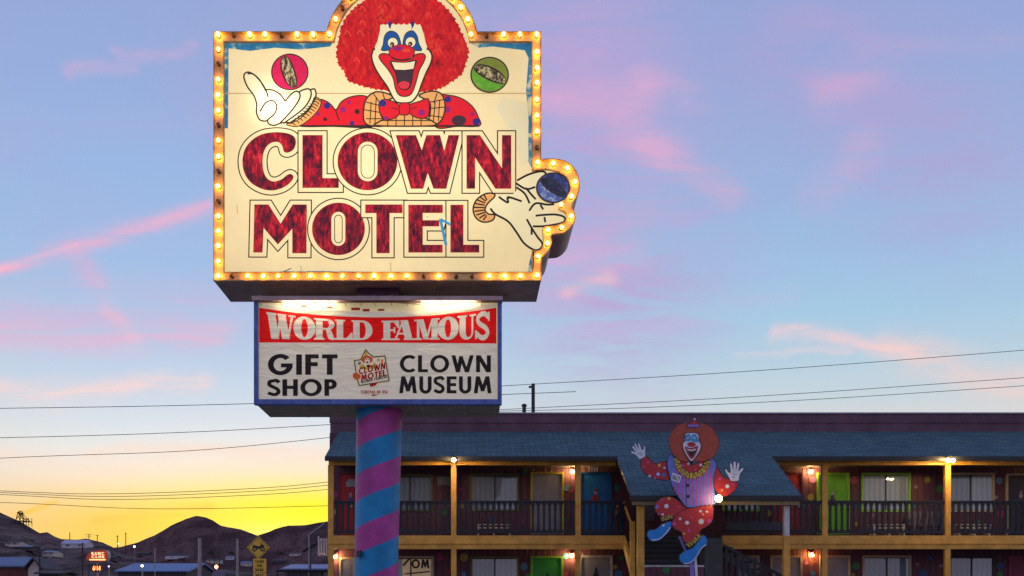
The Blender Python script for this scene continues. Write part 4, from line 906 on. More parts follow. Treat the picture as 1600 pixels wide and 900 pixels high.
def curtain(name, c, gl=.12, fold=11.0):
    m = bpy.data.materials.new(name); m.use_nodes = True; t = NT(m.node_tree); bs = m.node_tree.nodes['Principled BSDF']
    geo = t.n('ShaderNodeNewGeometry'); wv_ = t.n('ShaderNodeTexWave'); wv_.bands_direction = 'X'; t.t.links.new(geo.outputs['Position'], wv_.inputs['Vector']); wv_.inputs['Scale'].default_value = fold / 6; wv_.inputs['Distortion'].default_value = 2.2; wv_.inputs['Detail'].default_value = 2; wv_.inputs['Detail Scale'].default_value = .5
    t.put(bs.inputs['Base Color'], t.mix(1, c, t.m('ADD', t.m('MULTIPLY', wv_.outputs['Fac'], .3), .8), 'MULTIPLY')); bs.inputs['Roughness'].default_value = .5; bs.inputs['Coat Weight'].default_value = 1; bs.inputs['Coat Roughness'].default_value = .03; bs.inputs['Coat IOR'].default_value = 1.9
    return m
PANE = curtain('pane_curtained', (.13, .21, .30, 1)); PANE2 = curtain('pane_pale_curtain', (.25, .34, .44, 1)); PANE3 = curtain('pane_dark', (.10, .17, .24, 1))
def window(px0, px1, py0, py1, fm, pm, pm2=None):
    Y = YW; x0, z1 = at(px0, py0, Y); x1, z0 = at(px1, py1, Y); w = 3.2 * Y / F; xm = (x0 + x1) / 2
    b = MB(); b.box(x0, x0 + w, Y - .055, Y - .003, z0, z1, fm); b.box(x1 - w, x1, Y - .055, Y - .003, z0, z1, fm); b.box(x0 + w + .001, x1 - w - .001, Y - .053, Y - .003, z1 - w, z1, fm); b.box(x0 + w + .001, x1 - w - .001, Y - .065, Y - .003, z0, z0 + w * .8, fm)
    o = b.build('window', motel)
    b = MB(); b.box(xm - .022, xm + .022, Y - .045, Y - .0205, z0 + w * .8 + .001, z1 - w - .001, BLKP); b.box(x0 + w + .001, x1 - w - .001, Y - .045, Y - .021, z1 - w - .03, z1 - w - .002, BLKP); b.build('mullion', o)
    for a, c, m_ in ((x0 + w + .002, xm - .001, pm), (xm + .001, x1 - w - .002, pm2 or pm)):
        b = MB(); b.box(a, c, Y - .02, Y - .004, z0 + w * .8 + .001, z1 - w - .001, m_); b.build('pane', o)
    return o
W1, W2, W3 = DOT['w'], DOT['r'], DOT['d']
# upper floor
door(529, 557, 739, 836, D_RED, sh('frame_red', s(120, 24, 30)), 3, (548, 776, 7), (DOT['b'], DOT['w'], DOT['n']))
window(606, 676, 741, 799, F_OLV, PANE, PANE); window(735, 811, 740, 799, F_OLV, PANE, PANE3)
door(829, 881, 738, 835, D_GRY, F_YEL, 3.2); door(905, 956, 738, 835, D_BLU, sh('frame_deep_blue', s(14, 80, 140)), 3, (930, 770, 9), (W1, W2, W2))
door(1206, 1254, 738, 836, D_RED, sh('frame_plum', s(90, 30, 50)), 3)
door(1276, 1327, 739, 835, D_LIM, F_LIM, 3.2, (1300, 776, 9), (DOT['d'], DOT['w'], DOT['d']))
window(1345, 1422, 739, 800, F_LIM, PANE2, PANE2); window(1479, 1553, 739, 800, F_CRM, PANE, PANE2)
door(1571, 1624, 740, 836, D_DRK, F_CRM, 3.2, (1594, 775, 9), (W1, DOT['l'], DOT['d'])); window(1700, 1775, 739, 800, F_CRM, PANE, PANE)
window(1128, 1188, 741, 799, F_LIM, PANE3, PANE)
# ground floor
gb = atz(GZ, YW); PB = PY - (GZ - EYE) * F / YW
door(530, 556, 871, PB, D_GRY, F_CRM, 3.2)
OMW = window(606, 678, 869, 931, F_CRM, PANE3, PANE3); window(735, 811, 869, 931, F_OLV, PANE, PANE2)
door(829, 880, 869, PB, D_GRN, F_LIM, 3.2, (855, 902, 8), (DOT['d'], BLKP, BLKP)); door(905, 957, 868, PB, D_GRY, WHT, 3.2, (931, 893, 8), (BLKP, BLKP, BLKP))
door(1150, 1186, 868, PB, D_GRY, F_CRM, 3.2); door(1203, 1253, 868, PB, D_GRY, F_CRM, 3.2); door(1280, 1328, 868, PB, D_GRY, F_CRM, 3.2)
window(1347, 1423, 868, 931, F_CRM, PANE3, PANE); window(1482, 1553, 868, 931, sh('frame_dark', s(50, 36, 44)), PANE, PANE2); door(1575, 1626, 869, PB, D_PNK, sh('frame_pink', s(150, 60, 90)), 3)
# big sign's reflection in the ground floor window, painted as a glowing plate
REFL_BG = mat('reflection_glow', (.7, .6, .42, 1), .5, var=.2, emit=s(230, 190, 130), estr=.14); REFL_DK = mat('reflection_dark', (.03, .02, .02, 1), .5)
mb = MB(); a = at(629, 905, YW); b_ = at(673, 873, YW); mb.box(a[0], b_[0], YW - .032, YW - .022, a[1], b_[1], REFL_BG); o = mb.build('painted_reflection', OMW)
ar = Art(lambda px, py: at(px, py, YW), YW - .0335, .0004); write(ar, 'OM', 643, 671, 874, 888, REFL_DK, .24, .12); ar.line([(630, 884), (640, 872.5)], 3, REFL_DK); ar.line([(632, 897), (672, 893)], 2, REFL_DK); ar.build('painted_reflection_letters', OMW)
mb = MB(); a = at(683, 758, YW); b_ = at(706, 745, YW); mb.box(a[0], b_[0], YW - .03, YW - .005, a[1], b_[1], sh('notice_grey', s(120, 116, 126))); mb.build('notice_board', motel)
mb = MB(); a = at(541, 761, YW); b_ = at(556, 749, YW); mb.prism([[(a[0], a[1]), (b_[0], a[1]), (b_[0], b_[1]), (a[0] + .12, b_[1]), (a[0], b_[1] - .1)]], YW - .07, YW - .0605, sh('plaque_pale', s(150, 150, 160))); mb.build('door_sign', motel)
# vertical slat decoration by the blue door
mb = MB()
for i in range(4): x = atx(913 + i * 4, YW); mb.box(x - .02, x + .02, YP + .3, YP + .32, atz(735, YP), atz(727, YP), WHT)
mb.build('hanging_chimes', motel)
mb = MB(); x, z = at(1012, 800, YW); mb.box(x - .22, x + .22, YW - .04, YW - .015, z - .3, z + .3, sh('poster_grey', s(110, 106, 112))); mb.build('poster', motel)
# wall lamps: the bulbs are real lamps
LW = bulbmat('porch_bulb', (1, .64, .24, 1), 300.0); LO = bulbmat('porch_bulb_orange', (1, .47, .12, 1), 240.0); LB = bulbmat('eave_bulb', (1, .66, .24, 1), 420.0)
LFIX = mat('lamp_fitting', (.05, .05, .05, 1), .5); BACK = sh('lamp_backplate', s(110, 44, 40))
def wall_lamp(px, py, glass, back=True):
    x, z = at(px, py, YW); b = MB()
    if back: b.box(x - .10, x + .10, YW - .03, YW - .004, z - .10, z + .14, BACK)
    b.box(x - .035, x + .035, YW - .10, YW - .031, z + .065, z + .09, LFIX); b.lathe((x, YW - .12, z + .05), [(.05, 0), (.04, .03), (.015, .05)], LFIX, 10); o = b.build('wall_lamp', motel)
    b = MB(); b.lathe((x, YW - .12, z - .06), [(.012, 0), (.045, .03), (.05, .06), (.03, .095), (.02, .108)], glass, 10); b.build('bulb', o)
for px, py, gm in ((894, 737, LW), (1266, 737, LW), (893, 868, LW), (1267, 867, LO), (524, 869, LW), (1660, 737, LW)): wall_lamp(px, py, gm)
def eave_lamp(px, py, two):
    x, z = at(px, py, 32.0); b = MB(); b.box(x - .06, x + .06, 32.02, 32.1, z - .03, z + .16, LFIX)
    for sx in ((-.075, .075) if two else (0,)): b.tube([(x + sx * .3, 32.03, z + .06), (x + sx, 31.97, z + .03)], .02, LFIX, 6); b.lathe((x + sx, 31.95, z + .045), [(.06, 0), (.06, .012), (.03, .03)], LFIX, 12)
    o = b.build('eave_lamp', motel)
    for sx in ((-.075, .075) if two else (0,)): b = MB(); b.lathe((x + sx, 31.95, z - .06), [(.012, 0), (.05, .025), (.058, .055), (.05, .09), (.03, .102)], LB, 12); b.build('bulb', o)
eave_lamp(709, 719, False); eave_lamp(1484, 719.5, True)
# roof pipes
mb = MB(); x, z = at(833, 600, 38); mb.box(x - .06, x + .06, 37.9, 38.1, 7.7, z, BLKP); mb.box(x - .16, x + .05, 37.94, 38.06, z - .14, z - .08, BLKP); mb.build('roof_mast', motel)
mb = MB(); x, z = at(819, 635, 38); mb.tube([(x, 38, 7.7), (x, 38, z)], .07, BLKP, 10); mb.lathe((x, 38, z), [(.1, 0), (.1, .06), (.03, .1)], BLKP, 10); mb.build('roof_vent', motel)
# white ladder-like bracket on the left end wall
mb = MB()
for i in range(4): x = atx(498 + i * 4.2, 33.2); mb.box(x - .025, x + .025, 33.15, 33.22, atz(868, 33.2), atz(841 if i else 838, 33.2), WHT)
mb.box(atx(497, 33.2), XL + .12, 33.225, 33.26, atz(869, 33.2), atz(866, 33.2), WHT); mb.box(atx(499, 33.2), XL + .12, 33.225, 33.26, atz(845, 33.2), atz(842, 33.2), WHT); mb.build('end_bracket', motel)

# benches and chairs on the gallery
def bench(px0, px1, label):
    x0, x1 = atx(px0, 33.7), atx(px1, 33.7); t = thing('bench', label, 'bench', ((x0 + x1) / 2, 33.75, ZD - .01), 'white benches on the gallery')
    b = MB()
    for i in range(4): b.box(x0, x1, 33.55 + i * .11, 33.64 + i * .11, ZD + .41, ZD + .44, WHT)
    b.build('seat', t)
    for x in (x0 + .04, x1 - .08, (x0 + x1) / 2 - .02):
        b = MB(); b.box(x, x + .05, 33.57, 33.62, ZD - .01, ZD + .408, WHT); b.box(x, x + .05, 33.90, 33.95, ZD - .01, ZD + .408, WHT); b.box(x, x + .05, 33.621, 33.899, ZD + .1, ZD + .15, WHT); b.build('leg', t)
    b = MB(); b.box(x0 + .1, x1 - .1, 33.575, 33.60, ZD + .30, ZD + .34, WHT); b.build('stretcher', t)
bench(744, 799, 'low white bench behind the railing, below the window left of the yellow framed grey door'); bench(1361, 1413, 'low white bench behind the railing, below the lime framed window'); bench(1494, 1546, 'low white bench behind the railing, below the cream framed window by the double lamp')
CHM = sh('chair_grey', s(120, 112, 122))
def chair(px, label):
    x = atx(px, 33.8); t = thing('plastic_chair', label, 'chair', (x, 33.8, ZD - .01), 'grey chairs on the gallery')
    b = MB(); b.box(x - .22, x + .22, 33.58, 34.0, ZD + .40, ZD + .44, CHM); b.build('seat', t)
    b = MB()
    for i in range(4): b.box(x - .22 + i * .115, x - .14 + i * .115, 34.0, 34.03, ZD + .441, ZD + .85, CHM)
    b.box(x - .22, x + .22, 34.0, 34.035, ZD + .851, ZD + .90, CHM); b.build('backrest', t)
    for sx in (-.2, .16):
        for y in (33.6, 33.95): b = MB(); b.box(x + sx, x + sx + .04, y, y + .04, ZD - .01, ZD + .398, CHM); b.build('leg', t)
        b = MB(); b.box(x + sx, x + sx + .04, 33.6, 33.998, ZD + .6, ZD + .64, CHM); b.box(x + sx, x + sx + .04, 33.6, 33.64, ZD + .442, ZD + .598, CHM); b.build('armrest', t)
chair(1434, 'grey slat-back chair on the gallery, beside the bench under the lime window'); chair(1463, 'grey slat-back chair on the gallery, beside the yellow post with the double lamp')

# ------------------------------------------------------------------ plywood clown figure
YC = 28.75
CP = lambda px, py: at(px, py, YC)
cl = thing('clown_figure', 'flat plywood clown cutout with striped vest standing before the motel stairs', 'figure', (CP(1080, 870)[0], YC, GZ))
def paint(n_, c, **k): return mat(n_, c, .45, var=.14, vscale=6, **k)
C_HAIR, C_RED, C_WHT, C_BLU, C_YEL, C_BLK, C_SHOE, C_PNK, C_PUR, C_SKIN = paint('ply_hair', s(186, 76, 50)), paint('ply_red', s(190, 44, 48)), paint('ply_white', s(226, 226, 236)), paint('ply_vest', s(110, 130, 214)), paint('ply_yellow', s(214, 178, 60)), paint('ply_black', (.015, .012, .018, 1)), paint('ply_shoe', s(24, 136, 216)), paint('ply_pink', s(214, 70, 150)), paint('ply_hat_band', s(140, 120, 210)), paint('ply_face_blue', s(60, 160, 216))
edge = paint('ply_edge', (.10, .07, .05, 1))
def board(name, pts, m, lift, closed=True, line=1.2):
    q = spline(pts) if closed else pts; b = MB(); y = YC - lift
    b.prism([[CP(*p) for p in offset(q, line * .5)]], y, y + .02, C_BLK, edge)
    b.flat([[CP(*p) for p in offset(q, -line * .5)]], y - .0012, m)
    return b, y - .0012
def more(b, y, shapes):
    for k, (lp, m) in enumerate(shapes): b.flat([[CP(*p) for p in lp]], y - .0007 * (k + 1), m)
def dotset(l): return [(ell(x, y, r_, r_, 14), m) for x, y, r_, m in l]
b, y = board('sleeve', [(1046, 722), (1034, 722), (1022, 724), (1010, 713), (1003, 716), (1001, 728), (1006, 738), (1018, 746), (1030, 749), (1046, 749)], C_RED, .02); more(b, y, dotset([(1030, 727, 2.6, C_YEL), (1038, 731, 1.8, C_WHT), (1028, 741, 3.4, C_PUR), (1028, 741, 2, C_WHT), (1037, 742, 2.8, C_SHOE), (1012, 722, 2, C_PNK), (1015, 744, 2, C_WHT), (1023, 747, 2, C_PNK), (1006, 730, 1.8, C_PNK)])); b.build('sleeve', cl)
b, y = board('sleeve', [(1114, 722), (1122, 732), (1130, 746), (1138, 748), (1150, 752), (1152, 760), (1144, 770), (1130, 776), (1116, 762)], C_RED, .02); more(b, y, dotset([(1124, 748, 2.6, C_PNK), (1136, 760, 3, C_WHT), (1128, 766, 2, C_YEL), (1145, 757, 1.8, C_PNK)])); b.build('sleeve', cl)
def glove(wx, wy, ang, size, name, flip=1):
    """open white hand with palm, four fingers and a thumb"""
    c_, s_ = math.cos(R(ang)), math.sin(R(ang)); tf = lambda p: (wx + (p[0] * flip * c_ - p[1] * s_) * size, wy - (p[0] * flip * s_ + p[1] * c_) * size)
    o = [(-.28, 0), (-.34, .3), (-.40, .55), (-.62, .85), (-.56, .98), (-.42, .92), (-.26, .72), (-.30, 1.15), (-.24, 1.32), (-.12, 1.30), (-.08, .80), (-.02, 1.28), (.06, 1.42), (.16, 1.34), (.14, .80), (.26, 1.2), (.36, 1.26), (.42, 1.14), (.34, .70), (.34, .55), (.52, .62), (.64, .80), (.74, .74), (.66, .55), (.48, .30), (.32, .05), (.26, -.05)]
    b = MB(); q = spline([tf(p) for p in o], True, 3); yy = YC - .03
    b.prism([[CP(*p) for p in offset(q, .7)]], yy, yy + .02, C_BLK, edge); b.flat([[CP(*p) for p in offset(q, -.15)]], yy - .0012, C_WHT)
    for k, ln in enumerate(([(-.2, .5), (0, .42), (.2, .5)], [(-.05, .2), (.1, .3), (.2, .2)])): b.flat([[CP(*p) for p in strip([tf(p) for p in ln], .7)]], yy - .0024 - k * .0006, C_BLK)
    b.build('glove', cl)
glove(1003.5, 715, 32, 17.5, 'glove', 1); glove(1147, 751, -4, 21, 'glove', -1)
def ruffle(pts, w, lift, n_):
    q = spline(pts, False, 8); b = MB(); yy = YC - lift
    L = strip(q, w); b.prism([[CP(*p) for p in L]], yy, yy + .018, C_YEL, edge)
    for i in range(n_):
        t = int((i + .5) / n_ * (len(q) - 1)); p = q[t]; a, c = q[max(0, t - 1)], q[min(len(q) - 1, t + 1)]; l = math.hypot(c[0] - a[0], c[1] - a[1]) or 1; nx, ny = -(c[1] - a[1]) / l, (c[0] - a[0]) / l; tx, ty = (c[0] - a[0]) / l, (c[1] - a[1]) / l
        sg = 1 if i % 2 else -1
        b.flat([[CP(*s_) for s_ in strip([(p[0] - nx * w * .55 + tx * sg, p[1] - ny * w * .55 + ty * sg), (p[0] + nx * w * .55 - tx * sg, p[1] + ny * w * .55 - ty * sg)], 1.1)]], yy - .0008 - i * .00025, C_BLK)
    b.build('ruffle', cl)
# legs, shoes
b, y = board('leg', [(1026, 784), (1036, 777), (1050, 777), (1062, 784), (1074, 795), (1070, 806), (1054, 812), (1036, 809), (1025, 800), (1023, 792)], C_RED, .03); more(b, y, dotset([(1041, 791, 3.4, C_WHT), (1026, 792, 3, C_PUR), (1045, 779, 2.4, C_YEL), (1034, 781, 2, C_PNK), (1062, 792, 2, C_PNK), (1035, 804, 2, C_WHT), (1029, 803, 2, C_PNK)])); b.build('trouser_leg', cl)
b, y = board('leg', [(1050, 816), (1058, 803), (1074, 795), (1096, 789), (1112, 790), (1114, 806), (1110, 818), (1096, 827), (1092, 834), (1086, 844), (1074, 850), (1066, 842), (1064, 832), (1053, 826)], C_RED, .045); more(b, y, dotset([(1073, 817, 3.2, C_WHT), (1095, 815, 4.6, C_YEL), (1095, 815, 3.6, C_WHT), (1108, 814, 3.2, C_PNK), (1053, 819, 3.4, C_PNK), (1062, 811, 2, C_WHT), (1080, 809, 1.8, C_PNK), (1094, 799, 2, C_WHT), (1076, 829, 2.4, C_PNK), (1098, 804, 1.6, C_YEL), (1068, 834, 2, C_YEL), (1104, 800, 1.8, C_WHT)])); b.build('trouser_leg', cl)
b, y = board('shoe', [(1048, 815), (1047, 827), (1040, 836), (1030, 844), (1018, 846), (1011, 838), (1013, 829), (1024, 827), (1034, 819)], C_SHOE, .05); more(b, y, [(strip(spline([(1047, 824), (1040, 833), (1030, 842), (1018, 844)], False), 1.3), C_WHT), (ell(1036, 821, 2.4, 1.6, 12), C_WHT)]); b.build('shoe', cl)
b, y = board('shoe', [(1098, 836), (1105, 845), (1102, 852), (1095, 856), (1090, 866), (1082, 876), (1070, 882), (1062, 877), (1061, 868), (1070, 860), (1080, 857), (1088, 848)], C_SHOE, .06); more(b, y, [(strip(spline([(1103, 851), (1095, 857), (1088, 869), (1078, 879), (1068, 881)], False), 1.3), C_WHT), (ell(1083, 853, 1.2, 1.2, 10), C_BLK)]); b.build('shoe', cl)
ruffle([(1032, 812), (1040, 810), (1050, 806)], 6, .07, 9); ruffle([(1072, 853), (1082, 847), (1093, 836)], 6.5, .08, 10)
# vest
vest = spline([(1043, 716), (1050, 712), (1080, 742), (1106, 713), (1114, 718), (1119, 728), (1114, 748), (1116, 770), (1117, 787), (1098, 790), (1074, 793), (1060, 778), (1051, 764), (1045, 742), (1042, 728)])
b = MB(); yy = YC - .06; b.prism([[CP(*p) for p in offset(vest, .7)]], yy, yy + .02, C_BLK, edge); b.flat([[CP(*p) for p in offset(vest, -.5)]], yy - .0012, C_BLU)
for i in range(11):
    x = 1056 + i * 5.2; yt = 722 + 24 * max(0, 1 - abs(x - 1080) / 30); yb = 790 - max(0, (1074 - x)) * 1.15
    b.flat([[CP(*p) for p in strip([(x, yt), (x + (x - 1080) * .06, (yt + yb) / 2), (x + (x - 1080) * .1, yb)], 2.1)]], yy - .002, C_PNK)
b.flat([[CP(*p) for p in strip([(1071, 744), (1072, 790)], 1)]], yy - .0028, C_BLK)
for (x, y_) in ((1074, 759), (1074.5, 776)): b.flat([[CP(*p) for p in ell(x, y_, 2.6, 2.6, 14)]], yy - .0035, C_BLK)
b.flat([[CP(*p) for p in [(1050, 739), (1064, 744), (1061, 755), (1048, 750)]]], yy - .0035, C_WHT)
ar = Art(CP, yy - .0042, .0003)
write(ar, 'BILLY', 1050.5, 1061.5, 742, 749, C_BLK, .2, .16, lambda u, v: (u - (v - 745) * .15, v + (u - 1050) * .3)); b.add(ar.mb.v, ar.mb.f, C_BLK)
for k in range(3): b.flat([[CP(*p) for p in strip([(1049 + k * 3, 760 + k * 6), (1053 + k * 3, 763 + k * 6), (1050 + k * 3.5, 766 + k * 6)], .9)]], yy - .0035 - k * .0004, C_BLK)
b.build('striped_vest', cl)
# head
b, y = board('bow', [(1056, 716), (1070, 722), (1080, 727), (1092, 722), (1104, 716), (1104, 728), (1092, 738), (1080, 742), (1066, 738), (1056, 728)], C_RED, .07); more(b, y, dotset([(1066, 728, 2.6, C_PNK), (1075, 725, 2, C_WHT), (1094, 727, 2.2, C_WHT), (1086, 734, 2, C_PNK)])); b.build('collar', cl)
ruffle([(1057, 713), (1058, 726), (1066, 738), (1080, 744), (1094, 739), (1103, 727), (1104, 716)], 8.5, .085, 22)
b, y = board('hair', [(1044, 694), (1047, 678), (1056, 667), (1068, 662), (1084, 662), (1100, 663), (1113, 672), (1121, 685), (1121, 700), (1114, 714), (1100, 721), (1082, 722), (1064, 721), (1051, 711)], C_HAIR, .10, line=.8); b.build('hair', cl)
b, y = board('face', [(1069, 679), (1078, 677), (1089, 679), (1091, 690), (1094, 697), (1092, 705), (1086, 715), (1079, 722), (1073, 716), (1067, 705), (1065, 695), (1069, 689)], C_WHT, .12)
more(b, y, [(spline([(1069, 690), (1070, 681), (1076, 680), (1078, 689)]), C_SKIN), (spline([(1079, 690), (1080, 681), (1086, 680), (1090, 691)]), C_SKIN), (ell(1074, 686, 1.8, 2.3, 12), C_WHT), (ell(1083, 686, 1.8, 2.3, 12), C_WHT), (ell(1074.3, 687, .9, 1.2, 10), C_BLK), (ell(1082.6, 687, .9, 1.2, 10), C_BLK),
     (spline([(1069, 699), (1078, 701), (1089, 698), (1087, 707), (1083, 715), (1079, 718), (1075, 714), (1071, 707)]), C_RED), (spline([(1072, 702), (1079, 703.5), (1087, 701.5), (1084, 709), (1079, 714), (1075, 709)]), C_BLK), (spline([(1072, 702.3), (1079, 703.8), (1086, 702), (1084, 705), (1079, 706), (1074, 705)]), C_WHT), (ell(1079, 695.5, 6.5, 3.8, 18), C_RED)]); b.build('face', cl)
b, y = board('hat', [(1073, 668), (1074, 663), (1079, 660), (1085, 655), (1088, 660), (1091, 664), (1091, 668)], C_RED, .115); more(b, y, [([(1073, 668.5), (1091, 668.5), (1091, 664.5), (1073, 664.5)], C_PUR), (ell(1084, 656, 1.6, 1.6, 12), C_WHT)]); b.build('hat', cl)
# carrying frame down to the ground
b = MB(); xa, za = CP(1072, 862); xb, zb_ = CP(1084, 935)
b.beam((CP(1080, 876)[0], YC + .06, CP(1080, 860)[1]), (CP(1087, 935)[0], YC + .06, GZ - .05), .10, .06, C_PUR); b.beam((CP(1086, 876)[0], YC + .06, CP(1086, 860)[1]), (CP(1095, 935)[0], YC + .06, GZ - .05), .07, .06, C_WHT)
b.box(CP(1072, 0)[0], CP(1090, 0)[0], YC + .025, YC + .03 + .06, CP(0, 800)[1], CP(0, 865)[1] + 2.2, edge) if False else None
b.beam((CP(1080, 0)[0], YC + .055, CP(0, 868)[1]), (CP(1080, 0)[0], YC + .055, CP(0, 690)[1]), .09, .06, edge); b.beam((CP(1010, 0)[0], YC + .045, CP(0, 735)[1]), (CP(1146, 0)[0], YC + .045, CP(0, 756)[1]), .06, .05, edge)
b.beam((CP(1062, 0)[0], YC + .05, CP(0, 838)[1]), (CP(1076, 0)[0], YC + .05, CP(0, 870)[1]), .05, .06, C_PUR)
b.beam((CP(1080, 0)[0], YC + .05, CP(0, 745)[1]), (CP(1080, 0)[0], YO - .02, CP(0, 745)[1] - .02), .05, .05, edge)
b.build('support_frame', cl)
# the flood lamp on the figure's arm
fl = thing('flood_lamp', 'bright bare flood lamp on a dark arm at the clown figure\'s side', 'lamp', (CP(1118, 781)[0], YC - .25, CP(1118, 781)[1] - .1))
FX = CP(1118, 781)
b = MB(); b.tube([(FX[0], YC - .20, FX[1]), (FX[0] + .05, YC - .02, FX[1] - .05), (FX[0] + .2, YO - .1, ZO - .20)], .022, LFIX, 8); b.build('arm', fl, True)
b = MB(); b.lathe((FX[0], YC - .19, FX[1]), [(.03, 0), (.05, .03), (.052, .07), (.048, .09)], LFIX, 16, 'y'); b.build('housing', fl, True)
b = MB(); b.lathe((FX[0], YC - .283, FX[1]), [(.04, 0), (.075, .02), (.096, .055), (.10, .085), (.085, .12), (.05, .148), (.012, .158)], bulbmat('flood_bulb', (1, .70, .30, 1), 42.0), 16, 'y'); b.build('bulb', fl, True)
# ------------------------------------------------------------------ traffic signs and town
TY = mat('sign_amber', (.90, .50, .04, 1), .45, var=.15); TK = mat('sign_ink', (.02, .018, .015, 1), .5); STL = mat('galvanised', (.30, .29, .30, 1), .45, metal=.5, var=.2)
YT_ = 27.0
ts = thing('traffic_sign', 'yellow diamond vehicle warning sign with SHARE THE ROAD plates below', 'traffic sign', (atx(403.5, YT_), YT_, .7))
TP = lambda px, py: at(px, py, YT_)
b = MB(); x = atx(403.5, YT_); b.box(x - .03, x + .03, YT_ + .03, YT_ + .08, .3, atz(842, YT_), STL); b.build('post', ts)
b = MB(); q = offset([(403.5, 837), (421.5, 855.5), (403.5, 874), (385.5, 855.5)], -2); b.prism([[TP(*p) for p in offset(q, 2)]], YT_, YT_ + .02, TY, STL)
b.prism([[TP(*p) for p in offset(q, .8)], [TP(*p) for p in offset(q, 0)]], YT_ - .003, YT_ - .001, TK, back=False)
dm = b.build('diamond_plate', ts)
ar = Art(TP, YT_ - .004, .0008)
for x in (397.8, 410.2): ar.add([ell(x, 858, 3.8, 3.8, 20), ell(x, 858, 1.7, 1.7, 16)], TK)
ar.add(spline([(395, 854.5), (396, 851.5), (400, 852.5), (404, 853.5), (408, 851.5), (410, 850.5), (413, 853), (411, 855.5), (406, 857), (402, 857.5), (398, 855)]), TK); ar.line([(409, 851), (407.5, 848.5)], 1.3, TK); ar.build('vehicle_symbol', dm)
b = MB(); b.prism([[TP(*p) for p in [(395.5, 873), (416, 873), (416, 894.5), (395.5, 894.5)]]], YT_ + .001, YT_ + .021, TY, STL); pp = b.build('worded_plate', ts)
ar = Art(TP, YT_ - .001, .0006); write(ar, 'SHARE', 398.5, 412.5, 875, 879.5, TK, .22, .16); write(ar, 'THE', 401.5, 409.5, 881.5, 886, TK, .22, .16); write(ar, 'ROAD', 399.5, 411.5, 888, 892.5, TK, .22, .16); ar.build('lettering', pp)
b = MB(); b.prism([[TP(*p) for p in [(395.5, 895.5), (416, 895.5), (416, 912), (395.5, 912)]]], YT_ + .001, YT_ + .021, TY, STL); pp = b.build('worded_plate', ts)
ar = Art(TP, YT_ - .001, .0006); write(ar, 'NEXT', 399.5, 411.5, 896.8, 901.3, TK, .22, .16); ar.build('lettering', pp)

def pole(name, px, top_py, Y, r_, m, label, cat, arms=(), base=None, group=None):
    x = atx(px, Y); z = atz(top_py, Y); b = MB(); b.tube([(x, Y, base if base is not None else .2), (x, Y, z)], r_, m, 8, r_ * .75)
    if not arms: return tag(b.build(name, None, True), label, cat, group)
    t = thing(name, label, cat, (x, Y, base if base is not None else .2), group); b.build('shaft', t, True)
    for (dx_, dz_, L) in arms: b = MB(); b.box(x - L / 2 + dx_, x + L / 2 + dx_, Y - r_ - .1, Y - r_ - .001, z + dz_ - .07, z + dz_ + .07, m); b.build('crossarm', t)
    return t
PW = mat('pole_wood', (.05, .035, .035, 1), .85, var=.3); PL = mat('pole_pale', (.42, .33, .31, 1), .6, var=.2)
pole('utility_pole', 312, 841, 45, .10, PL, 'pale tall pole standing before the pointed mountain', 'pole'); pole('utility_pole', 371, 842, 48, .075, PL, 'slim pale pole left of the diamond traffic sign', 'pole')
pole('utility_pole', 129, 848, 60, .055, PW, 'dark wooden pole just left of the red lettered casino sign', 'pole'); pole('flagpole', 242, 856, 70, .045, PL, 'thin pale pole rising over the blue roof building', 'pole')
pole('utility_pole', 62, 855, 62, .06, PW, 'short dark pole behind the blue roofed house on the left', 'pole')
for px, py, Y, arms, lb in ((109, 832, 425, (), 'tiny bare pole on the ridge above the white house'), (139, 834, 422, ((0, -.2, 3.2), (0, -1.0, 2.4)), 'tiny two-arm utility pole on the ridge line'), (152, 835.5, 421, ((0, -.3, 1.6),), 'tiny one-arm utility pole right of the two-arm one on the ridge'), (183.5, 836.5, 410, ((0, -.4, 1.4),), 'small pole in the gap between hill and mountain, shorter of the pair'), (196.5, 832, 410, ((0, -.6, .9),), 'small pole in the gap between hill and mountain, taller of the pair')):
    pole('ridge_pole', px, py, Y, .22, PW, lb, 'pole', arms, base=8)
pole('utility_pole', 139, 876, 64, .035, PW, 'dark pole close behind the red lettered casino sign', 'pole')
pole('utility_pole', 335, 855, 90, .05, PW, 'dark distant pole right of the pale tall pole', 'pole'); pole('utility_pole', 343, 856, 95, .05, PW, 'dark distant pole between the two pale poles', 'pole')

# street light with slanted arms left of the motel
b = MB(); Yq = 40; t = thing('street_lamp', 'grey street lamp with two long slanted arms left of the motel', 'street lamp', (atx(484, Yq), Yq, .7)); x = atx(484, Yq)
b.tube([(x, Yq, .5), (x, Yq, atz(836, Yq))], .06, STL, 8); b.build('shaft', t, True)
b = MB(); b.tube([(x, Yq, atz(835.5, Yq)), (atx(511, Yq), Yq - .4, atz(819, Yq))], .05, STL, 8); b.build('arm', t, True)
b = MB(); b.tube([(atx(473, Yq), Yq, atz(862, Yq)), (atx(498, Yq), Yq, atz(847, Yq))], .05, PW, 8); b.build('arm', t, True)

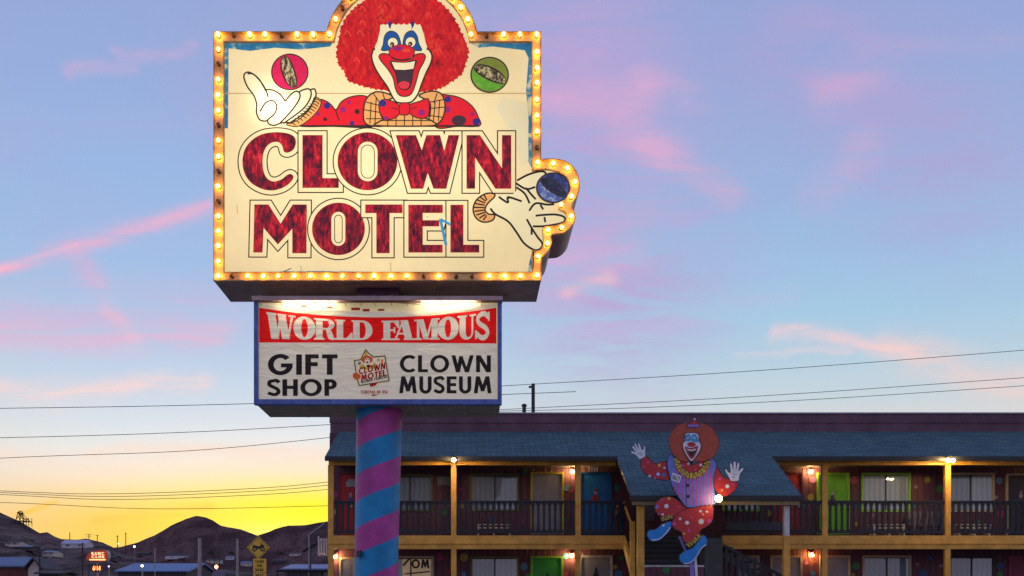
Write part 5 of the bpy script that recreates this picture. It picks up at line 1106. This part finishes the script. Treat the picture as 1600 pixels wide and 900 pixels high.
# casino sign
Yk = 72; NEW = bulbmat('neon_orange', (1, .40, .16, 1), 1.7); LEDR = bulbmat('led_red', (1, .22, .04, 1), 5.0)
KP = lambda px, py: at(px, py, Yk)
k_ = thing('casino_sign', 'red glowing BANC CLUB sign on a pole with a number display below', 'sign', (atx(150, Yk), Yk + .3, .8))
b = MB(); a, c = KP(135, 876), KP(166, 860.5); b.prism([spline([(a[0], a[1] + .1), (a[0] + .1, c[1] - .25), (a[0] + .5, c[1] - .05), (c[0], c[1]), (c[0], a[1]), (a[0] + .4, a[1])], True, 3)], Yk, Yk + .6, mat('neon_panel', (.25, .02, .015, 1), .4, emit=(1, .10, .02, 1), estr=.22), brown); b.build('cabinet', k_)
ar = Art(KP, Yk - .01, .002); write(ar, 'BANC', 143, 163.5, 862.7, 867, NEW, .26, .18); write(ar, 'CLUB', 143, 163.5, 868, 872, NEW, .26, .18); ar.build('lettering', k_)
b = MB(); a, c = KP(140, 875.5), KP(165, 873.6); b.box(a[0], c[0], Yk - .06, Yk - .002, a[1], c[1], bulbmat('neon_yellow', (1, .55, .1, 1), 1.6)); b.build('light_strip', k_)
b = MB(); b.tube([(atx(150, Yk), Yk + .3, .4), (atx(150, Yk), Yk + .3, KP(0, 876)[1] + .1)], .10, PL, 10); b.build('post', k_, True)
b = MB(); a, c = KP(143, 892.5), KP(158, 883); b.box(a[0], c[0], Yk + .05, Yk + .19, a[1], c[1], mat('display_dark', (.08, .01, .008, 1), .4)); d_ = b.build('number_display', k_)
ar = Art(KP, Yk + .044, .002); write(ar, '6:14', 144.5, 156.5, 884.3, 891.3, LEDR, .2, .16); ar.build('digits', d_)

# houses
def house(name, px0, px1, eave_py, ridge_py, Y, dep, wm, rm, label, base=.6, gable=False, win=2):
    x0, x1 = atx(px0, Y), atx(px1, Y); ze, zr = atz(eave_py, Y), atz(ridge_py, Y); t = thing(name, label, 'house', ((x0 + x1) / 2, Y + dep / 2, base))
    b = MB(); b.box(x0, x1, Y, Y + dep, base - .5, ze, wm)
    if not gable:
        for xx in (x0, x1): b.add([(xx, Y, ze), (xx, Y + dep, ze), (xx, Y + dep / 2, zr - .06)], [(0, 1, 2)], wm)
    else: b.add([(x0, Y, ze), (x1, Y, ze), ((x0 + x1) / 2, Y, zr - .06)], [(0, 1, 2)], wm)
    w_ = b.build('wall', t)
    b = MB(); ov = .25
    if not gable:
        A = [(x0 - ov, Y - ov, ze - .05), (x1 + ov, Y - ov, ze - .05), (x1 + ov, Y + dep / 2, zr), (x0 - ov, Y + dep / 2, zr)]; B = [(x1 + ov, Y + dep + ov, ze - .05), (x0 - ov, Y + dep + ov, ze - .05), (x0 - ov, Y + dep / 2, zr), (x1 + ov, Y + dep / 2, zr)]
    else:
        xm = (x0 + x1) / 2; A = [(x0 - ov, Y + dep + ov, ze - .05), (x0 - ov, Y - ov, ze - .05), (xm, Y - ov, zr), (xm, Y + dep + ov, zr)]; B = [(x1 + ov, Y - ov, ze - .05), (x1 + ov, Y + dep + ov, ze - .05), (xm, Y + dep + ov, zr), (xm, Y - ov, zr)]
    for q in (A, B):
        n_ = [(p[0], p[1], p[2] + .10) for p in q]; b.add(q + n_, [(4, 5, 6, 7), (3, 2, 1, 0), (0, 1, 5, 4), (1, 2, 6, 5), (2, 3, 7, 6), (3, 0, 4, 7)], rm)
    b.build('roof', t)
    for i in range(win):
        xx = x0 + (x1 - x0) * (i + .5) / win; hh = ze - base; b = MB(); b.box(xx - min(.6, (x1 - x0) / win * .25), xx + min(.6, (x1 - x0) / win * .25), Y - .05, Y - .004, base + hh * .4, base + hh * .75, mat('house_glass', (.03, .035, .05, 1), .15, var=0)); b.build('window', t)
    return t
RB = mat('roof_blue', (.06, .14, .36, 1), .5, var=.12, vscale=2); RG = mat('roof_greyblue', (.11, .16, .28, 1), .5, var=.12, vscale=2); HW = mat('house_white', (.56, .50, .56, 1), .6); HD = mat('house_dark', (.06, .045, .05, 1), .8); HR = mat('house_rust', (.14, .04, .035, 1), .8); HP = mat('house_pink', (.58, .45, .40, 1), .7); RD = mat('roof_dark', (.07, .06, .075, 1), .8); RW = mat('roof_white', (.5, .46, .56, 1), .6)
house('house', -60, 42, 885, 871, 66, 3.5, HR, RG, 'long house with a grey-blue roof and rust wall at the left edge', win=4)
house('house', 44, 63, 889, 873, 64, 2.5, HP, RD, 'narrow house with pale pink gable end right of the grey-blue roof', gable=True, win=1)
house('shop', 62, 92, 896, 893.5, 62, 2.5, HD, RD, 'low dark flat-roofed shop beside the pink gable house', win=1)
house('house', 184, 291, 893, 878.5, 84, 10, HD, RB, 'long low building with a bright blue metal roof', win=5)
house('house', 446, 506, 890, 881, 60, 7, HD, RB, 'dark shed with a dull blue roof beside the motel end', win=2)
for where, px0, px1, b_, e, r_, wm, rm, lb in ((ON_HILL, 96, 134, 855, 849.5, 843, HW, RW, 'long white house high on the left hillside'), (ON_HILL, 8, 28, 852, 848, 845, HP, RD, 'small pinkish house on the slope under the mine headframe'), (ON_HILL, 32, 46, 858, 854.5, 851.5, HD, RG, 'small dark house with a blue roof on the left slope'), (ON_HILL, 66, 84, 867, 863, 860, HP, RG, 'small pale house on the lower left slope'), (ON_HILL, 160, 178, 874, 870.5, 868, HD, RD, 'small dark house right of the casino sign'),
        (ON_MOUNT, 258, 300, 873, 868.5, 865, HW, RD, 'pale low house at the foot of the pointed mountain'), (ON_MOUNT, 214, 234, 868, 864.5, 862, HD, RD, 'small dark house behind the blue metal roof'), (ON_MOUNT, 322, 345, 880, 876, 873.5, HP, RD, 'low brownish house between the two pale poles'), (ON_MOUNT, 352, 364, 874, 871, 869, HW, RG, 'tiny pale house just left of the slim pale pole'), (ON_MOUNT, 376, 392, 884, 880, 877, HP, RG, 'tiny pale house left of the diamond traffic sign'), (ON_MOUNT, 424, 446, 880, 876, 873.5, HD, RD, 'tiny dark house right of the diamond traffic sign'), (ON_MOUNT, 452, 470, 868, 865, 863, HP, RD, 'tiny brownish house high right of the diamond traffic sign')):
    Yq_, zq_ = where((px0 + px1) / 2, b_); house('house', px0, px1, e, r_, Yq_ - 4, 8, wm, rm, lb, base=zq_ - .3, win=2)
# mine headframe on the hill
Yh = 405; h_ = thing('mine_headframe', 'dark lattice mine headframe standing on the left hill crest', 'headframe', (atx(29, Yh), Yh, atz(822, Yh))); RU = mat('rusty_steel', (.07, .025, .015, 1), .8)
HP_ = lambda px, py, dy_=0: (atx(px, Yh), Yh + dy_, atz(py, Yh)); b = MB()
for a, c in (((24.5, 814), (28, 800)), ((32, 818), (30.5, 800)), ((25.5, 811), (31, 804)), ((31.5, 811), (26.5, 805)), ((22, 824), (26, 808)), ((26, 801), (33, 801)), ((31, 803), (44, 816)), ((33, 813), (45, 815)), ((44.5, 809), (45, 822)), ((36, 822), (36, 809)), ((19, 832), (24, 813)), ((31.6, 812), (33, 826)), ((24, 814), (45, 815)), ((36, 809), (40, 813))):
    for dy_ in (0, 3): b.beam(HP_(*a, dy_), HP_(*c, dy_), .2, .2, RU)
[b.beam(HP_(q[0], q[1], 0), HP_(q[0], q[1], 3), .3, .3, RU) for q in ((24.5, 814), (32, 818), (28, 801), (31, 803.5), (44.5, 815), (36, 815), (22, 823))]; b.build('frame_tower', h_); b = MB(); b.prism([ell(*at(29.5, 801, Yh), .9, .9, 16), ell(*at(29.5, 801, Yh), .6, .6, 16)], Yh + 1.2, Yh + 1.6, RU); b.build('sheave_wheel', h_)
# lamps in the town
def town_lamp(px, py, Y, col, st_, r_, label):
    x, z = at(px, py, Y); t = thing('yard_lamp', label, 'lamp', (x, Y, .8)); b = MB(); b.tube([(x, Y + r_, .3), (x, Y + r_, z)], .06, STL, 6); b.build('post', t)
    b = MB(); b.lathe((x, Y, z - r_), [(r_ * .3, 0), (r_ * .85, r_ * .4), (r_, r_), (r_ * .8, r_ * 1.6), (r_ * .2, r_ * 2)], bulbmat('yard_bulb', col, st_), 10); b.build('bulb', t)
town_lamp(222, 884, 78, (1, .85, .5, 1), 9, .085, 'warm white yard lamp over the left end of the blue metal roof'); town_lamp(210, 854, 300, (.9, .9, 1, 1), 8, .26, 'cool white lamp at the foot of the mountain'); town_lamp(338, 885.5, 60, (1, .28, .12, 1), 14, .10, 'red lamp above the round-roofed shed'); town_lamp(185, 849.5, 395, (1, .8, .4, 1), 5, .25, 'tiny warm lamp below the paired ridge poles'); town_lamp(170, 885, 110, (.8, .8, .9, 1), 3, .08, 'dim white lamp right of the number display')
# round-roofed shed under the red lamp
Yv = 58; a, c = at(331, 905, Yv), at(352, 905, Yv); b = MB(); rr = (c[0] - a[0]) / 2; cx = (a[0] + c[0]) / 2; zc = atz(899, Yv)
b.prism([[(c[0], .3), (c[0], zc)] + [(cx + rr * math.cos(R(t_)), zc + rr * .85 * math.sin(R(t_))) for t_ in range(10, 180, 10)] + [(a[0], zc), (a[0], .3)]], Yv, Yv + 3, mat('shed_mauve', (.22, .15, .24, 1), .6), HD); tag(b.build('round_roofed_shed'), 'small mauve shed with a rounded roof below the red lamp', 'shed')
# pipe fence by the motel end
b = MB(); Yf = 36; b.tube([(atx(432, Yf), Yf, atz(891.5, Yf)), (atx(512, Yf), Yf, atz(892, Yf))], .05, BLKP, 8)
for px in (433, 450, 467, 484, 501): b.tube([(atx(px, Yf), Yf, .6), (atx(px, Yf), Yf, atz(892, Yf))], .035, BLKP, 6)
tag(b.build('pipe_fence'), 'dark pipe rail fence running to the left end of the motel', 'fence')
# shrubs on the hill
SHR = mat('sage_leaf', (.05, .055, .035, 1), .9, var=.4, vscale=3)
def bush(where, px, py, r_, label, seed):
    rnd = random.Random(seed); Y, z = where(px, py); x = atx(px, Y); r_ *= Y / 200; b = MB(); b.tube([(x, Y, z - .4), (x, Y, z + r_ * .5)], r_ * .08, PW, 6)
    for i in range(150):
        a = rnd.uniform(0, 6.28); q = rnd.random() ** .5 * r_; h = rnd.uniform(0, 1.1) * r_ * (1 - .5 * q / r_); p_ = Vector((x + q * math.cos(a), Y + q * math.sin(a), z + h)); d = Vector((rnd.uniform(-1, 1), rnd.uniform(-1, 1), rnd.uniform(-1, 1))) * r_ * .2; e = Vector((rnd.uniform(-1, 1), rnd.uniform(-1, 1), rnd.uniform(-1, 1))) * r_ * .2
        b.add([p_, p_ + d, p_ + d + e, p_ + e], [(0, 1, 2, 3)], SHR)
    tag(b.build('bush'), label, 'bush')
for w_, px, py, r_, lb in ((ON_MOUNT, 284, 876, .7, 'dark bush beside the pale low house at the mountain foot'), (ON_HILL, 172, 869, .6, 'dark bush on the slope right of the casino sign'), (ON_MOUNT, 330, 866, .8, 'dark bush right of the pale tall pole'), (ON_HILL, 88, 862, .7, 'dark bush below the long white house'), (ON_HILL, 50, 846, .5, 'small bush high on the left slope'), (ON_MOUNT, 362, 866, .6, 'dark bush left of the slim pale pole'), (ON_MOUNT, 440, 866, .6, 'dark bush right of the diamond traffic sign')): bush(w_, px, py, r_, lb, px)

# ------------------------------------------------------------------ overhead wires
WIRE = mat('wire_black', (.03, .028, .03, 1), .6, var=0)
def wire(pts, Y, label, group, r_=.016):
    q = spline(pts, False, 10); b = MB(); b.tube([(atx(px, Y), Y, atz(py, Y)) for px, py in q], r_, WIRE, 5); tag(b.build('power_line'), label, 'wire', group)
L_, R_ = 'wires in the left sky', 'wires over the motel roof'
wire([(-500, 642), (0, 638), (400, 630.5), (900, 612)], 50, 'highest wire left of the sign, level with the banner bottom', L_)
wire([(-500, 692), (0, 684), (300, 675), (540, 662)], 52, 'second highest wire in the left sky, reaching the motel parapet', L_)
wire([(-500, 745), (0, 716), (300, 704), (540, 681)], 54, 'third wire in the left sky, reaching the shingle roof', L_)
for i, lb in enumerate(('top one of three close wires above the mountain', 'middle one of three close wires above the mountain', 'bottom one of three close wires above the mountain')):
    d = (0, 2.6, 5.6)[i]; e = (0, 5, 11.5)[i]; wire([(-500, 742 + d), (0, 767 + d), (180, 771.5 + d * 1.6), (400, 763 + d + e * .4), (520, 752.5 + e), (700, 735 + e)], 56 + i, lb, L_)
wire([(-500, 770), (0, 785), (240, 795), (520, 790), (700, 783)], 60, 'lowest wire, just above the mountain peak', L_)
wire([(600, 613), (785, 603), (1200, 578), (1700, 539), (2100, 505)], 55, 'highest wire over the motel roof on the right', R_)
wire([(600, 650), (785, 640), (1200, 618), (1700, 583), (2100, 555)], 56, 'middle wire over the motel roof on the right', R_)
wire([(600, 650), (785, 642.5), (1000, 637), (1300, 622.5), (1700, 596), (2100, 570)], 57, 'lowest wire over the motel roof on the right', R_)
